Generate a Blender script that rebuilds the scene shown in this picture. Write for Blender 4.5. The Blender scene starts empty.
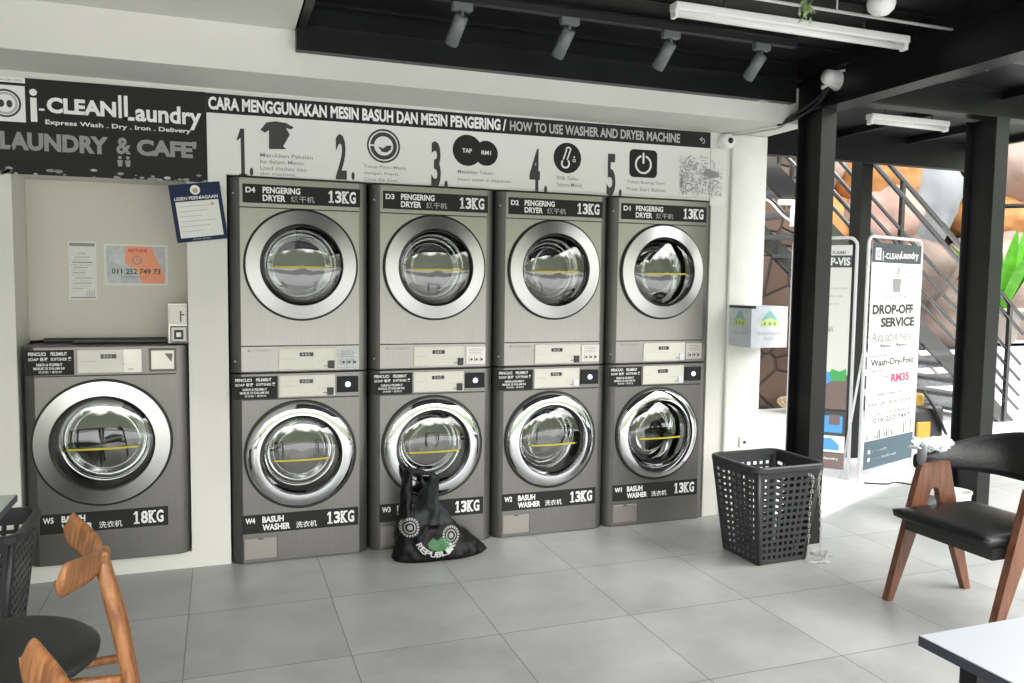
import bpy, bmesh, math, random
from mathutils import Vector, Matrix, noise
random.seed(7)
PI = math.pi
scn = bpy.context.scene
COL = scn.collection

# ------------------------------------------------------------------ materials
MATS = {}
def mat(name, color, rough=.5, metal=0., spec=.5, aniso=0., noise_amt=0., noise_scale=20., bump=0., emit=None, coat=0., tangent_axis=None, stretch=None):
    m = bpy.data.materials.new(name); m.use_nodes = True
    nt = m.node_tree; N = nt.nodes; L = nt.links; b = N['Principled BSDF']
    c = (*color, 1)
    b.inputs['Base Color'].default_value = c
    b.inputs['Roughness'].default_value = rough
    b.inputs['Metallic'].default_value = metal
    b.inputs['Specular IOR Level'].default_value = spec
    b.inputs['Coat Weight'].default_value = coat
    if aniso:
        b.inputs['Anisotropic'].default_value = aniso
    if tangent_axis:
        t = N.new('ShaderNodeTangent'); t.direction_type = 'RADIAL'; t.axis = tangent_axis
        L.new(t.outputs[0], b.inputs['Tangent'])
    if noise_amt or bump:
        tc = N.new('ShaderNodeTexCoord'); mp = N.new('ShaderNodeMapping')
        if stretch: mp.inputs['Scale'].default_value = stretch
        L.new(tc.outputs['Object'], mp.inputs[0])
        n = N.new('ShaderNodeTexNoise'); n.inputs['Scale'].default_value = noise_scale; n.inputs['Detail'].default_value = 5
        L.new(mp.outputs[0], n.inputs['Vector'])
        if noise_amt:
            mx = N.new('ShaderNodeMix'); mx.data_type = 'RGBA'
            mx.inputs['A'].default_value = tuple(max(0, v*(1-noise_amt)) for v in color)+(1,)
            mx.inputs['B'].default_value = tuple(min(1, v*(1+noise_amt)) for v in color)+(1,)
            rp = N.new('ShaderNodeValToRGB'); rp.color_ramp.elements[0].position = .3; rp.color_ramp.elements[1].position = .7
            L.new(n.outputs['Fac'], rp.inputs[0]); L.new(rp.outputs[0], mx.inputs['Factor'])
            L.new(mx.outputs['Result'], b.inputs['Base Color'])
        if bump:
            bp = N.new('ShaderNodeBump'); bp.inputs['Strength'].default_value = bump; bp.inputs['Distance'].default_value = .01
            L.new(n.outputs['Fac'], bp.inputs['Height']); L.new(bp.outputs[0], b.inputs['Normal'])
    if emit:
        b.inputs['Emission Color'].default_value = (*emit[0], 1); b.inputs['Emission Strength'].default_value = emit[1]
    MATS[name] = m
    return m

mat('white_paint', (.66,.655,.61), .6, noise_amt=.03, noise_scale=3, bump=.03)
mat('rough_white', (.72,.72,.68), .65, noise_amt=.05, noise_scale=7, bump=.5)
mat('beige_panel', (.60,.575,.50), .5, noise_amt=.02, noise_scale=2)
mat('steel_dark', (.215,.209,.198), .38, metal=.9, noise_amt=.05, noise_scale=4, stretch=(40,1,1), aniso=.3)
mat('steel_dryer', (.275,.268,.252), .28, metal=.95, noise_amt=.05, noise_scale=4, stretch=(40,1,1), aniso=.5)
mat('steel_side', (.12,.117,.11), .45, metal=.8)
mat('steel_ring', (.52,.52,.51), .30, metal=1., aniso=.8, tangent_axis='Y')
mat('chrome', (.70,.71,.73), .07, metal=1.)
mat('drum_steel', (.24,.24,.235), .3, metal=.9)
mat('gasket', (.012,.012,.012), .5)
mat('decal_black', (.024,.024,.023), .6, spec=.15)
mat('print_white', (.78,.78,.76), .5)
mat('print_grey', (.25,.255,.25), .5)
mat('print_dark_green', (.012,.11,.025), .5)
mat('print_dim', (.22,.22,.22), .5)
mat('print_mid', (.42,.42,.42), .5)
mat('print_black', (.03,.03,.03), .5)
mat('print_orange', (.85,.33,.18), .5)
mat('print_red', (.6,.03,.10), .5)
mat('print_blue', (.10,.35,.75), .5)
mat('print_green', (.08,.42,.13), .5)
mat('print_brown', (.20,.14,.13), .5)
mat('paper', (.72,.72,.69), .6)
mat('paper_grey', (.52,.54,.56), .6, noise_amt=.2, noise_scale=25)
mat('panel_cream', (.66,.645,.58), .35)
mat('panel_metal', (.55,.53,.49), .3, metal=.6)
mat('yellow', (.50,.42,.02), .5)
mat('yellow_dull', (.36,.23,.03), .5)
mat('black_plastic', (.02,.02,.021), .35)
mat('black_gloss', (.012,.012,.014), .15)
mat('black_steel', (.007,.008,.008), .35, spec=.3, noise_amt=.3, noise_scale=6)
mat('black_ceiling', (.007,.007,.007), .45, spec=.3, noise_amt=.4, noise_scale=4)
mat('blue_led', (.1,.15,.4), .3, emit=((.55,.65,1.), 3.))
mat('basket', (.026,.028,.030), .42)
mat('leather', (.007,.0075,.008), .34, spec=.35, bump=.15, noise_scale=60)
mat('seat_black', (.014,.016,.017), .45)
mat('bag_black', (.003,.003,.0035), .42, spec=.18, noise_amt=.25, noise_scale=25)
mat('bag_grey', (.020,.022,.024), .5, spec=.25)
mat('lamp_white', (.80,.80,.78), .4)
mat('concrete_light', (.74,.75,.77), .6, noise_amt=.04, noise_scale=2)
mat('grey_plastic', (.14,.15,.155), .4)
mat('blue_card', (.008,.018,.060), .45, spec=.2)
mat('tube_white', (.70,.71,.73), .3)
mat('sign_dark', (.06,.075,.085), .45)
mat('footer_slate', (.05,.085,.11), .45)
mat('table_white', (.60,.63,.70), .3)
mat('table_edge', (.03,.034,.05), .4)
mat('table_grey', (.38,.41,.40), .25)
mat('teal', (.02,.38,.42), .35)
mat('cable_black', (.01,.01,.01), .4)
mat('cable_white', (.5,.5,.48), .4)
mat('chain_metal', (.5,.49,.46), .35, metal=.6)
mat('coil_tan', (.45,.36,.22), .7)
mat('donation', (.60,.64,.70), .4, noise_amt=.12, noise_scale=12)
mat('leaf', (.09,.34,.02), .45, noise_amt=.3, noise_scale=9)
mat('leaf_pale', (.30,.42,.18), .5, noise_amt=.3, noise_scale=30)
mat('terracotta', (.36,.31,.28), .7)
mat('grating', (.11,.115,.125), .5, noise_amt=.5, noise_scale=50)
mat('rail_metal', (.022,.022,.023), .16, spec=1., coat=.6)
mat('rock_pink', (.33,.205,.175), .75, noise_amt=.35, noise_scale=2.2, bump=.6)
mat('rock_orange', (.42,.19,.06), .75, noise_amt=.3, noise_scale=3, bump=.6)
mat('rock_grey', (.20,.21,.23), .75, noise_amt=.2, noise_scale=2.2, bump=.6)
mat('rock_brown', (.18,.13,.11), .75, noise_amt=.35, noise_scale=2.2, bump=.6)
mat('rock_pale', (.37,.27,.235), .75, noise_amt=.3, noise_scale=2.4, bump=.6)
mat('foliage', (.06,.13,.03), .7, noise_amt=.5, noise_scale=14)
mat('road', (.22,.22,.22), .8)
mat('flap_metal', (.34,.315,.29), .35, metal=.7)
mat('screw', (.5,.5,.48), .3, metal=.8)

def wood(name, c1, c2, scale=9, rough=.35):
    m = bpy.data.materials.new(name); m.use_nodes = True; nt = m.node_tree; N = nt.nodes; L = nt.links; b = N['Principled BSDF']
    tc = N.new('ShaderNodeTexCoord'); mp = N.new('ShaderNodeMapping'); mp.inputs['Scale'].default_value = (6, 6, .8)
    n = N.new('ShaderNodeTexNoise'); n.inputs['Scale'].default_value = scale; n.inputs['Detail'].default_value = 6; n.inputs['Distortion'].default_value = .6
    rp = N.new('ShaderNodeValToRGB'); e = rp.color_ramp.elements
    e[0].position = .32; e[0].color = (*c1, 1); e[1].position = .7; e[1].color = (*c2, 1)
    L.new(tc.outputs['Object'], mp.inputs[0]); L.new(mp.outputs[0], n.inputs['Vector']); L.new(n.outputs['Fac'], rp.inputs[0]); L.new(rp.outputs[0], b.inputs['Base Color'])
    b.inputs['Roughness'].default_value = rough
    MATS[name] = m
wood('wood_orange', (.17,.060,.020), (.40,.175,.062))
wood('wood_brown', (.085,.032,.017), (.185,.076,.040))

def glass_mat(name, tint, ior):
    m = bpy.data.materials.new(name); m.use_nodes = True; nt = m.node_tree; N = nt.nodes; L = nt.links
    N.remove(N['Principled BSDF']); out = N['Material Output']
    fr = N.new('ShaderNodeFresnel'); fr.inputs['IOR'].default_value = ior
    tr = N.new('ShaderNodeBsdfTransparent'); tr.inputs['Color'].default_value = (*tint, 1)
    gl = N.new('ShaderNodeBsdfGlossy'); gl.inputs['Roughness'].default_value = .03; gl.inputs['Color'].default_value = (1, 1, 1, 1)
    mx = N.new('ShaderNodeMixShader')
    L.new(fr.outputs[0], mx.inputs[0]); L.new(tr.outputs[0], mx.inputs[1]); L.new(gl.outputs[0], mx.inputs[2]); L.new(mx.outputs[0], out.inputs[0])
    MATS[name] = m
glass_mat('glass', (.42,.43,.43), 2.0)
glass_mat('glass_bowl', (.7,.7,.7), 1.6)

def floor_mat():
    m = bpy.data.materials.new('floor_tiles'); m.use_nodes = True; nt = m.node_tree; N = nt.nodes; L = nt.links; b = N['Principled BSDF']
    g = N.new('ShaderNodeNewGeometry'); sp = N.new('ShaderNodeSeparateXYZ'); L.new(g.outputs['Position'], sp.inputs[0])
    def M(op, a, bb=None, c=None):
        n = N.new('ShaderNodeMath'); n.operation = op
        for i, v in enumerate((a, bb, c)):
            if v is None: continue
            if isinstance(v, (int, float)): n.inputs[i].default_value = v
            else: L.new(v, n.inputs[i])
        return n.outputs[0]
    def edge(o, off):
        q = M('DIVIDE', M('SUBTRACT', o, off), .6103)
        f = M('FRACT', q)
        return M('MULTIPLY', M('MINIMUM', f, M('SUBTRACT', 1., f)), .6103), M('FLOOR', q)
    ex, ix = edge(sp.outputs['X'], -.797); ey, iy = edge(sp.outputs['Y'], .001)
    d = M('MINIMUM', ex, ey)
    grout = M('LESS_THAN', d, .0022)
    cv = N.new('ShaderNodeCombineXYZ'); L.new(ix, cv.inputs[0]); L.new(iy, cv.inputs[1])
    wn = N.new('ShaderNodeTexWhiteNoise'); L.new(cv.outputs[0], wn.inputs['Vector'])
    va = N.new('ShaderNodeVectorMath'); va.operation = 'ADD'; L.new(g.outputs['Position'], va.inputs[0])
    vs = N.new('ShaderNodeVectorMath'); vs.operation = 'SCALE'; vs.inputs['Scale'].default_value = 7; L.new(wn.outputs['Color'], vs.inputs[0]); L.new(vs.outputs[0], va.inputs[1])
    n = N.new('ShaderNodeTexNoise'); n.inputs['Scale'].default_value = 2.6; n.inputs['Detail'].default_value = 7; n.inputs['Roughness'].default_value = .6
    L.new(va.outputs[0], n.inputs['Vector'])
    rp = N.new('ShaderNodeValToRGB'); e = rp.color_ramp.elements
    e[0].position = .3; e[0].color = (.265,.270,.264,1); e[1].position = .72; e[1].color = (.375,.382,.374,1)
    L.new(n.outputs['Fac'], rp.inputs[0])
    mx = N.new('ShaderNodeMix'); mx.data_type = 'RGBA'; L.new(grout, mx.inputs['Factor']); L.new(rp.outputs[0], mx.inputs['A']); mx.inputs['B'].default_value = (.13,.13,.125,1)
    L.new(mx.outputs['Result'], b.inputs['Base Color']); b.inputs['Roughness'].default_value = .38
    bp = N.new('ShaderNodeBump'); bp.inputs['Strength'].default_value = .4; bp.inputs['Distance'].default_value = .002
    L.new(M('SUBTRACT', 1., grout), bp.inputs['Height']); L.new(bp.outputs[0], b.inputs['Normal'])
    MATS['floor'] = m
floor_mat()

def stone_mat():
    m = bpy.data.materials.new('stone_cladding'); m.use_nodes = True; nt = m.node_tree; N = nt.nodes; L = nt.links; b = N['Principled BSDF']
    tc = N.new('ShaderNodeTexCoord'); v = N.new('ShaderNodeTexVoronoi'); v.inputs['Scale'].default_value = 2.9
    v2 = N.new('ShaderNodeTexVoronoi'); v2.feature = 'DISTANCE_TO_EDGE'; v2.inputs['Scale'].default_value = 2.9
    rp = N.new('ShaderNodeValToRGB'); e = rp.color_ramp.elements; e[0].color = (.050,.024,.015,1); e[1].color = (.115,.066,.046,1)
    r2 = N.new('ShaderNodeValToRGB'); r2.color_ramp.elements[0].position = .01; r2.color_ramp.elements[1].position = .06
    mx = N.new('ShaderNodeMix'); mx.data_type = 'RGBA'; mx.inputs['A'].default_value = (.03,.02,.015,1)
    L.new(tc.outputs['Object'], v.inputs['Vector']); L.new(tc.outputs['Object'], v2.inputs['Vector'])
    L.new(v.outputs['Color'], rp.inputs[0]); L.new(v2.outputs['Distance'], r2.inputs[0]); L.new(r2.outputs[0], mx.inputs['Factor']); L.new(rp.outputs[0], mx.inputs['B'])
    L.new(mx.outputs['Result'], b.inputs['Base Color']); b.inputs['Roughness'].default_value = .7
    bp = N.new('ShaderNodeBump'); bp.inputs['Distance'].default_value = .03; L.new(r2.outputs[0], bp.inputs['Height']); L.new(bp.outputs[0], b.inputs['Normal'])
    MATS['stone'] = m
stone_mat()

# ------------------------------------------------------------------ mesh builder
TEXT_CACHE = {}
def text_geo(s, bold):
    k = (s, bold)
    if k in TEXT_CACHE: return TEXT_CACHE[k]
    cu = bpy.data.curves.new('lettering', 'FONT'); cu.body = s; cu.size = 1.; cu.offset = bold; cu.resolution_u = 3; cu.fill_mode = 'FRONT'
    o = bpy.data.objects.new('lettering', cu); COL.objects.link(o)
    dg = bpy.context.evaluated_depsgraph_get(); dg.update()
    me = bpy.data.meshes.new_from_object(o.evaluated_get(dg))
    vs = [(v.co.x, v.co.y) for v in me.vertices]; fs = [tuple(p.vertices) for p in me.polygons]
    bpy.data.objects.remove(o); bpy.data.curves.remove(cu); bpy.data.meshes.remove(me)
    if not vs: vs = [(0, 0), (1, 0), (0, 1)]; fs = []
    x0 = min(v[0] for v in vs); x1 = max(v[0] for v in vs); y0 = min(v[1] for v in vs); y1 = max(v[1] for v in vs)
    g = [((x-x0)/max(1e-6, x1-x0), (y-y0)/max(1e-6, y1-y0)) for x, y in vs], fs, (x1-x0)/max(1e-6, y1-y0)
    TEXT_CACHE[k] = g
    return g

class MB:
    def __init__(s): s.v = []; s.f = []; s.m = []; s.sm = []; s.names = []; s.T = None
    def mi(s, m):
        if m not in s.names: s.names.append(m)
        return s.names.index(m)
    def add(s, vs, fs, m, smooth=False):
        o = len(s.v); i = s.mi(m)
        for v in vs:
            v = Vector(v)
            if s.T is not None: v = s.T @ v
            s.v.append(tuple(v))
        for f in fs: s.f.append(tuple(o+k for k in f)); s.m.append(i); s.sm.append(smooth)
        return s
    def box(s, x0, y0, z0, x1, y1, z1, m):
        vs = [(x, y, z) for x in (x0, x1) for y in (y0, y1) for z in (z0, z1)]
        return s.add(vs, [(0,1,3,2),(4,6,7,5),(0,4,5,1),(2,3,7,6),(0,2,6,4),(1,5,7,3)], m)
    def rbox(s, x0, y0, z0, x1, y1, z1, m, r=.01, seg=2):
        bm = bmesh.new(); bmesh.ops.create_cube(bm, size=1)
        for v in bm.verts: v.co = Vector(((x0+x1)/2+v.co.x*(x1-x0), (y0+y1)/2+v.co.y*(y1-y0), (z0+z1)/2+v.co.z*(z1-z0)))
        r = min(r, .49*min(abs(x1-x0), abs(y1-y0), abs(z1-z0)))
        bmesh.ops.bevel(bm, geom=bm.edges[:], offset=r, segments=seg, affect='EDGES', profile=.5)
        bm.verts.index_update()
        s.add([v.co for v in bm.verts], [tuple(v.index for v in f.verts) for f in bm.faces], m, False); bm.free(); return s
    def quad(s, a, b, c, d, m): return s.add([a, b, c, d], [(0,1,2,3)], m)
    def prism(s, pts, axis, a, b, m):
        # polygon pts in the plane normal to axis, extruded a..b
        def P(p, t): return (t, p[0], p[1]) if axis == 'x' else ((p[0], t, p[1]) if axis == 'y' else (p[0], p[1], t))
        n = len(pts); vs = [P(p, a) for p in pts]+[P(p, b) for p in pts]
        fs = [tuple(range(n)), tuple(range(2*n-1, n-1, -1))]+[(i, (i+1) % n, n+(i+1) % n, n+i) for i in range(n)]
        return s.add(vs, fs, m)
    def tube(s, pts, r, m, seg=8, cap=True, flat=None):
        pts = [Vector(p) for p in pts]; n = len(pts); rs = r if isinstance(r, (list, tuple)) else [r]*n
        up = Vector((0, 0, 1)); vs = []; prev = None
        for i, p in enumerate(pts):
            t = (pts[min(i+1, n-1)]-pts[max(i-1, 0)]).normalized()
            if prev is None:
                a = t.cross(up)
                if a.length < .1: a = t.cross(Vector((1, 0, 0)))
            else: a = prev-t*prev.dot(t)
            a.normalize(); prev = a; b = t.cross(a)
            for k in range(seg):
                th = 2*PI*k/seg
                vs.append(p+a*(math.cos(th)*rs[i])+b*(math.sin(th)*rs[i]*(flat or 1)))
        fs = [(i*seg+k, i*seg+(k+1) % seg, (i+1)*seg+(k+1) % seg, (i+1)*seg+k) for i in range(n-1) for k in range(seg)]
        if cap: fs += [tuple(range(seg-1, -1, -1)), tuple((n-1)*seg+k for k in range(seg))]
        return s.add(vs, fs, m, True)
    def lathe(s, prof, m, axis='y', c=(0, 0, 0), seg=64, smooth=True, close=False):
        vs = []; n = len(prof)
        for r, t in prof:
            for k in range(seg):
                th = 2*PI*k/seg; a, b = r*math.cos(th), r*math.sin(th)
                vs.append((c[0]+a, c[1]+t, c[2]+b) if axis == 'y' else ((c[0]+a, c[1]+b, c[2]+t) if axis == 'z' else (c[0]+t, c[1]+a, c[2]+b)))
        rng = n if close else n-1
        fs = [(i*seg+k, i*seg+(k+1) % seg, ((i+1) % n)*seg+(k+1) % seg, ((i+1) % n)*seg+k) for i in range(rng) for k in range(seg)]
        return s.add(vs, fs, m, smooth)
    def disc(s, cx, y, cz, r, m, seg=40, sx=1.):
        return s.add([(cx+r*sx*math.cos(2*PI*k/seg), y, cz+r*math.sin(2*PI*k/seg)) for k in range(seg)], [tuple(range(seg))], m)
    def ringd(s, cx, y, cz, r0, r1, m, seg=40, a0=0, a1=2*PI):
        vs = []
        for k in range(seg+1):
            th = a0+(a1-a0)*k/seg
            vs += [(cx+r0*math.cos(th), y, cz+r0*math.sin(th)), (cx+r1*math.cos(th), y, cz+r1*math.sin(th))]
        return s.add(vs, [(2*k, 2*k+1, 2*k+3, 2*k+2) for k in range(seg)], m)
    def rect(s, x0, z0, x1, z1, y, m): return s.quad((x0, y, z0), (x1, y, z0), (x1, y, z1), (x0, y, z1), m)
    def poly(s, pts, y, m): return s.add([(p[0], y, p[1]) for p in pts], [tuple(range(len(pts)))], m)
    def text(s, t, x0, z0, x1, z1, y, m, bold=.0, fit=False, align='l'):
        g, fs, asp = text_geo(t, bold)
        if fit:
            w = min((z1-z0)*asp*fit, x1-x0)
            if align == 'c': x0 = (x0+x1-w)/2
            if align == 'r': x0 = x1-w
            x1 = x0+w
        return s.add([(x0+a*(x1-x0), y, z0+b*(z1-z0)) for a, b in g], fs, m)
    def build(s, name, parent=None, mods=None, loc=None, rot=None):
        me = bpy.data.meshes.new(name); me.from_pydata(s.v, [], s.f)
        for n in s.names: me.materials.append(MATS[n])
        for i, p in enumerate(me.polygons): p.material_index = s.m[i]; p.use_smooth = s.sm[i]
        bm = bmesh.new(); bm.from_mesh(me)
        bmesh.ops.recalc_face_normals(bm, faces=[f for f in bm.faces]); bm.to_mesh(me); bm.free()
        me.update()
        o = bpy.data.objects.new(name, me); COL.objects.link(o)
        if parent: o.parent = parent
        if loc: o.location = loc
        if rot: o.rotation_euler = rot
        return o

def empty(name, loc=(0, 0, 0), rz=0.):
    o = bpy.data.objects.new(name, None); COL.objects.link(o); o.location = loc; o.rotation_euler = (0, 0, rz); o.empty_display_size = .1
    return o
def tag(o, label, cat, group=None, kind=None):
    if label: o['label'] = label
    if cat: o['category'] = cat
    if group: o['group'] = group
    if kind: o['kind'] = kind
    return o
def struct(o): o['kind'] = 'structure'; return o
def copy_tree(o, parent=None):
    c = o.copy(); COL.objects.link(c)
    c.parent = parent
    for ch in [k for k in COL.objects if k.parent == o]: copy_tree(ch, c)
    return c
def arc(cx, cy, r, a0, a1, n):
    return [(cx+r*math.cos(a0+(a1-a0)*i/n), cy+r*math.sin(a0+(a1-a0)*i/n)) for i in range(n+1)]
def smooth_path(pts, n=6):
    P = [Vector(p) for p in pts]; out = []
    for i in range(len(P)-1):
        p0 = P[max(i-1, 0)]; p1 = P[i]; p2 = P[i+1]; p3 = P[min(i+2, len(P)-1)]
        for k in range(n):
            t = k/n
            out.append(.5*((2*p1)+(-p0+p2)*t+(2*p0-5*p1+4*p2-p3)*t*t+(-p0+3*p1-3*p2+p3)*t**3))
    out.append(P[-1]); return out

# ------------------------------------------------------------------ camera
f_px = 804.9; yaw, pitch, roll = .3483, -.0718, .0125
cam_d = bpy.data.cameras.new('camera'); cam = bpy.data.objects.new('camera', cam_d); COL.objects.link(cam)
cam_d.sensor_fit = 'HORIZONTAL'; cam_d.sensor_width = 36; cam_d.lens = 36*f_px/1024
fw = Vector((math.sin(yaw)*math.cos(pitch), math.cos(yaw)*math.cos(pitch), math.sin(pitch)))
rt = Vector((math.cos(yaw), -math.sin(yaw), 0)); up = rt.cross(fw)
r2 = math.cos(roll)*rt+math.sin(roll)*up; u2 = -math.sin(roll)*rt+math.cos(roll)*up
cam.matrix_world = Matrix(((r2.x, u2.x, -fw.x, -.0413), (r2.y, u2.y, -fw.y, -4.2832), (r2.z, u2.z, -fw.z, 1.4521), (0, 0, 0, 1)))
cam_d.clip_start = .02
scn.camera = cam

# ------------------------------------------------------------------ the setting
MX = .7008                                     # pitch of the machine stacks
b = MB()
tile_poly = [(-3.2,-5.2),(12,-5.2),(12,3.73),(5.05,.466),(3.59,-.22),(3.19,-.40),(3.19,.0),(3.19,1.3),(-3.2,1.3)]
b.prism(tile_poly, 'z', -.1, 0, 'floor'); struct(b.build('floor'))
b = MB()
b.prism([(12.0,3.73),(5.05,.466),(3.59,-.22),(3.192,-.40),(3.192,1.32),(-3.2,1.32),(-3.2,14),(16,14),(16,5.6)], 'z', -.1, .028, 'concrete_light')
struct(b.build('outdoor_paving'))
b = MB(); b.box(-12, -14, -.1, 16, -5.2, -.02, 'concrete_light'); struct(b.build('bounce_paving'))  # unseen pale slab behind the camera, added to bounce light indoors
b = MB(); b.box(-30, -30, -.2, 30, 30, -.12, 'road'); struct(b.build('outdoor_ground'))

b = MB()
# back wall pieces around the machine openings
D = .285
b.box(-2.6, 0, 0, -.932, D, 2.70, 'white_paint')
b.box(-.932, 0, 0, -.190, .9, .084, 'white_paint')
b.box(-.190, 0, 0, -.004, D, 2.70, 'white_paint')
b.box(-.932, 0, 1.935, -.190, D, 2.70, 'white_paint')
b.box(-.004, 0, 1.974, 2.806, D, 2.70, 'white_paint')
b.box(2.806, 0, 0, 3.19, D, 2.70, 'white_paint')
b.box(-2.6, 1.2, 0, 3.19, 1.3, 2.70, 'white_paint')
b.box(3.05, D, 0, 3.19, 1.2, 2.70, 'white_paint')  # unseen side wall, added to block light behind the machines
b.box(-2.6, D, 0, -2.5, 1.2, 2.70, 'white_paint')
b.box(-2.6, D, 2.62, 3.19, 1.3, 2.70, 'white_paint')
struct(b.build('wall_back'))
b = MB(); b.box(-.931, D-.015, 1.142, -.191, D+.01, 1.934, 'beige_panel'); struct(b.build('wall_niche'))
b = MB()
b.rbox(2.935, -.024, 0, 3.192, -.0005, 2.387, 'rough_white', .010, 2)
struct(b.build('wall_pillar'))
b = MB(); b.box(-2.6, -.40, 2.388, 3.19, -.0005, 2.592, 'white_paint'); struct(b.build('trim_1'))
b = MB(); b.box(-2.6, -4.7, 2.592, .295, -.0005, 2.72, 'white_paint'); struct(b.build('ceiling'))
b = MB(); b.box(-2.7, -4.7, 0, -2.6, 1.3, 2.72, 'white_paint'); struct(b.build('shade_wall_left'))  # unseen wall, added to keep the left of the interior darker

# black steel roof over the front
b = MB()
b.box(.295, -4.7, 2.70, 3.19, -.0, 2.76, 'black_ceiling')
for i in range(16):
    y = -4.7+i*.3; b.box(.36, y, 2.685, 3.05, y+.012, 2.70, 'black_steel')
struct(b.build('ceiling_black_panels'))
b = MB()
b.box(.297, -.455, 2.494, 3.045, -.402, 2.70, 'black_steel'); b.box(.36, -.50, 2.605, 3.045, -.455, 2.615, 'black_steel')
b.box(.36, -.402, 2.593, 3.045, -.3, 2.70, 'black_steel')
struct(b.build('beam_along_wall'))
b = MB(); b.box(.297, -4.7, 2.590, .303, -.456, 2.70, 'black_steel'); b.box(.297, -4.7, 2.590, .34, -.456, 2.597, 'black_steel')
b.box(.297, -4.7, 2.66, .36, -.456, 2.699, 'black_steel'); struct(b.build('beam_at_ceiling_edge'))
b = MB()     # deep I-beam running towards the viewer over the post
b.box(3.05, -4.7, 2.425, 3.18, -.30, 2.437, 'black_steel'); b.box(3.05, -4.7, 2.625, 3.18, -.30, 2.64, 'black_steel'); b.box(3.105, -4.7, 2.437, 3.12, -.30, 2.625, 'black_steel')
b.box(3.05, -4.7, 2.64, 3.18, -.0, 2.70, 'black_steel')
struct(b.build('beam_over_post'))
b = MB()
for y in (-1.9, -3.1, -4.3): b.box(.36, y, 2.62, 3.045, y+.06, 2.685, 'black_steel')
struct(b.build('roof_purlins'))
b = MB()
b.box(3.19, -.60, 2.50, 6.2, -.50, 2.512, 'black_steel'); b.box(3.19, -.56, 2.512, 6.2, -.54, 2.66, 'black_steel'); b.box(3.19, -.60, 2.66, 6.2, -.50, 2.672, 'black_steel')
b.box(3.19, -1.02, 2.672, 6.2, 1.1, 2.72, 'black_ceiling')
for x in (3.8, 4.5, 5.2, 5.9): b.box(x, -1.0, 2.62, x+.05, 1.0, 2.671, 'black_steel')
b.box(3.19, .85, 2.45, 6.2, .93, 2.671, 'black_steel')
struct(b.build('roof_outer_bay'))

def ibeam_post(x, y, w, d, z1, name, plate=True):
    b = MB(); t = .012
    b.box(x, y, 0, x+w, y+t, z1, 'black_steel'); b.box(x, y+d-t, 0, x+w, y+d, z1, 'black_steel'); b.box(x+w*.35, y+t, 0, x+w*.35+t, y+d-t, z1, 'black_steel')
    return b.build(name)
tag(ibeam_post(3.050, -.665, .100, .195, 2.424, 'steel_post'), 'black steel I-section post beside the white pillar, grey laundry basket at its foot', 'post', 'black posts')
tag(ibeam_post(4.395, -.62, .105, .215, 2.499, 'steel_post'), 'black steel post behind the wooden armchair, right of the two banner stands', 'post', 'black posts')
b = MB(); b.box(4.90, 1.0, .028, 5.01, 1.12, 3.2, 'black_steel')
tag(b.build('steel_post'), 'slim black post rising behind the two banner stands in front of the stair', 'post', 'black posts')

# ------------------------------------------------------------------ lettering helpers
def kg(b, n, x0, z0, x1, z1, y, m='print_white'):
    """slab-serif weight figure such as 13KG"""
    H = z1-z0; W = x1-x0; cw = W/4; t = H*.13
    for i, ch in enumerate(n+'KG'):
        a = x0+i*cw+cw*.04; c = x0+(i+1)*cw-cw*.04
        if ch == '1':
            mx = (a+c)/2; b.rect(mx-cw*.14, z0, mx+cw*.14, z1, y, m); b.rect(a+cw*.1, z0, c-cw*.1, z0+t, y, m)
            b.poly([(mx-cw*.14, z1), (a+cw*.08, z1-H*.18), (a+cw*.08, z1-H*.3), (mx-cw*.14, z1-H*.2)], y, m)
        else:
            b.text(ch, a, z0, c, z1, y, m, .035)
            if ch == 'K':
                b.rect(a-cw*.05, z0, a+cw*.40, z0+t, y-.0002, m); b.rect(a-cw*.05, z1-t, a+cw*.40, z1, y-.0002, m)
                b.rect(c-cw*.36, z0, c+cw*.03, z0+t, y-.0002, m); b.rect(c-cw*.34, z1-t, c+cw*.02, z1, y-.0002, m)

def numeral(b, ch, x0, z0, x1, z1, y, m):
    H = z1-z0; W = x1-x0
    if ch == '1':
        mx = x0+W*.55; b.rect(mx-W*.22, z0, mx+W*.22, z1, y, m); b.rect(x0+W*.1, z0, x1, z0+H*.035, y, m)
        b.poly([(mx-W*.22, z1), (x0-W*.15, z1-H*.24), (x0-W*.15, z1-H*.27), (mx-W*.22, z1-H*.2)], y, m)
    else: b.text(ch, x0, z0, x1, z1, y, m, .03)
    b.disc(x1+W*.55, y, z0+H*.09, H*.088, m, 20, .42)

# ------------------------------------------------------------------ laundry machines
def hole_panel(b, x0, x1, z0, z1, cx, cz, r, y, m, depth=.02, seg=64):
    outer = []; inner = []
    angs = sorted(set([2*PI*k/seg for k in range(seg)]+[math.atan2(z-cz, x-cx) % (2*PI) for x in (x0, x1) for z in (z0, z1)]))
    for a in angs:
        c, s = math.cos(a), math.sin(a); t = 1e9
        if c > 1e-9: t = min(t, (x1-cx)/c)
        if c < -1e-9: t = min(t, (x0-cx)/c)
        if s > 1e-9: t = min(t, (z1-cz)/s)
        if s < -1e-9: t = min(t, (z0-cz)/s)
        outer.append((cx+c*t, y, cz+s*t)); inner.append((cx+c*r, y, cz+s*r))
    n = len(angs); back = [(p[0], y+depth, p[2]) for p in inner]
    b.add(outer+inner+back, [(k, (k+1) % n, n+(k+1) % n, n+k) for k in range(n)]+[(n+k, n+(k+1) % n, 2*n+(k+1) % n, 2*n+k) for k in range(n)], m)

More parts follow.
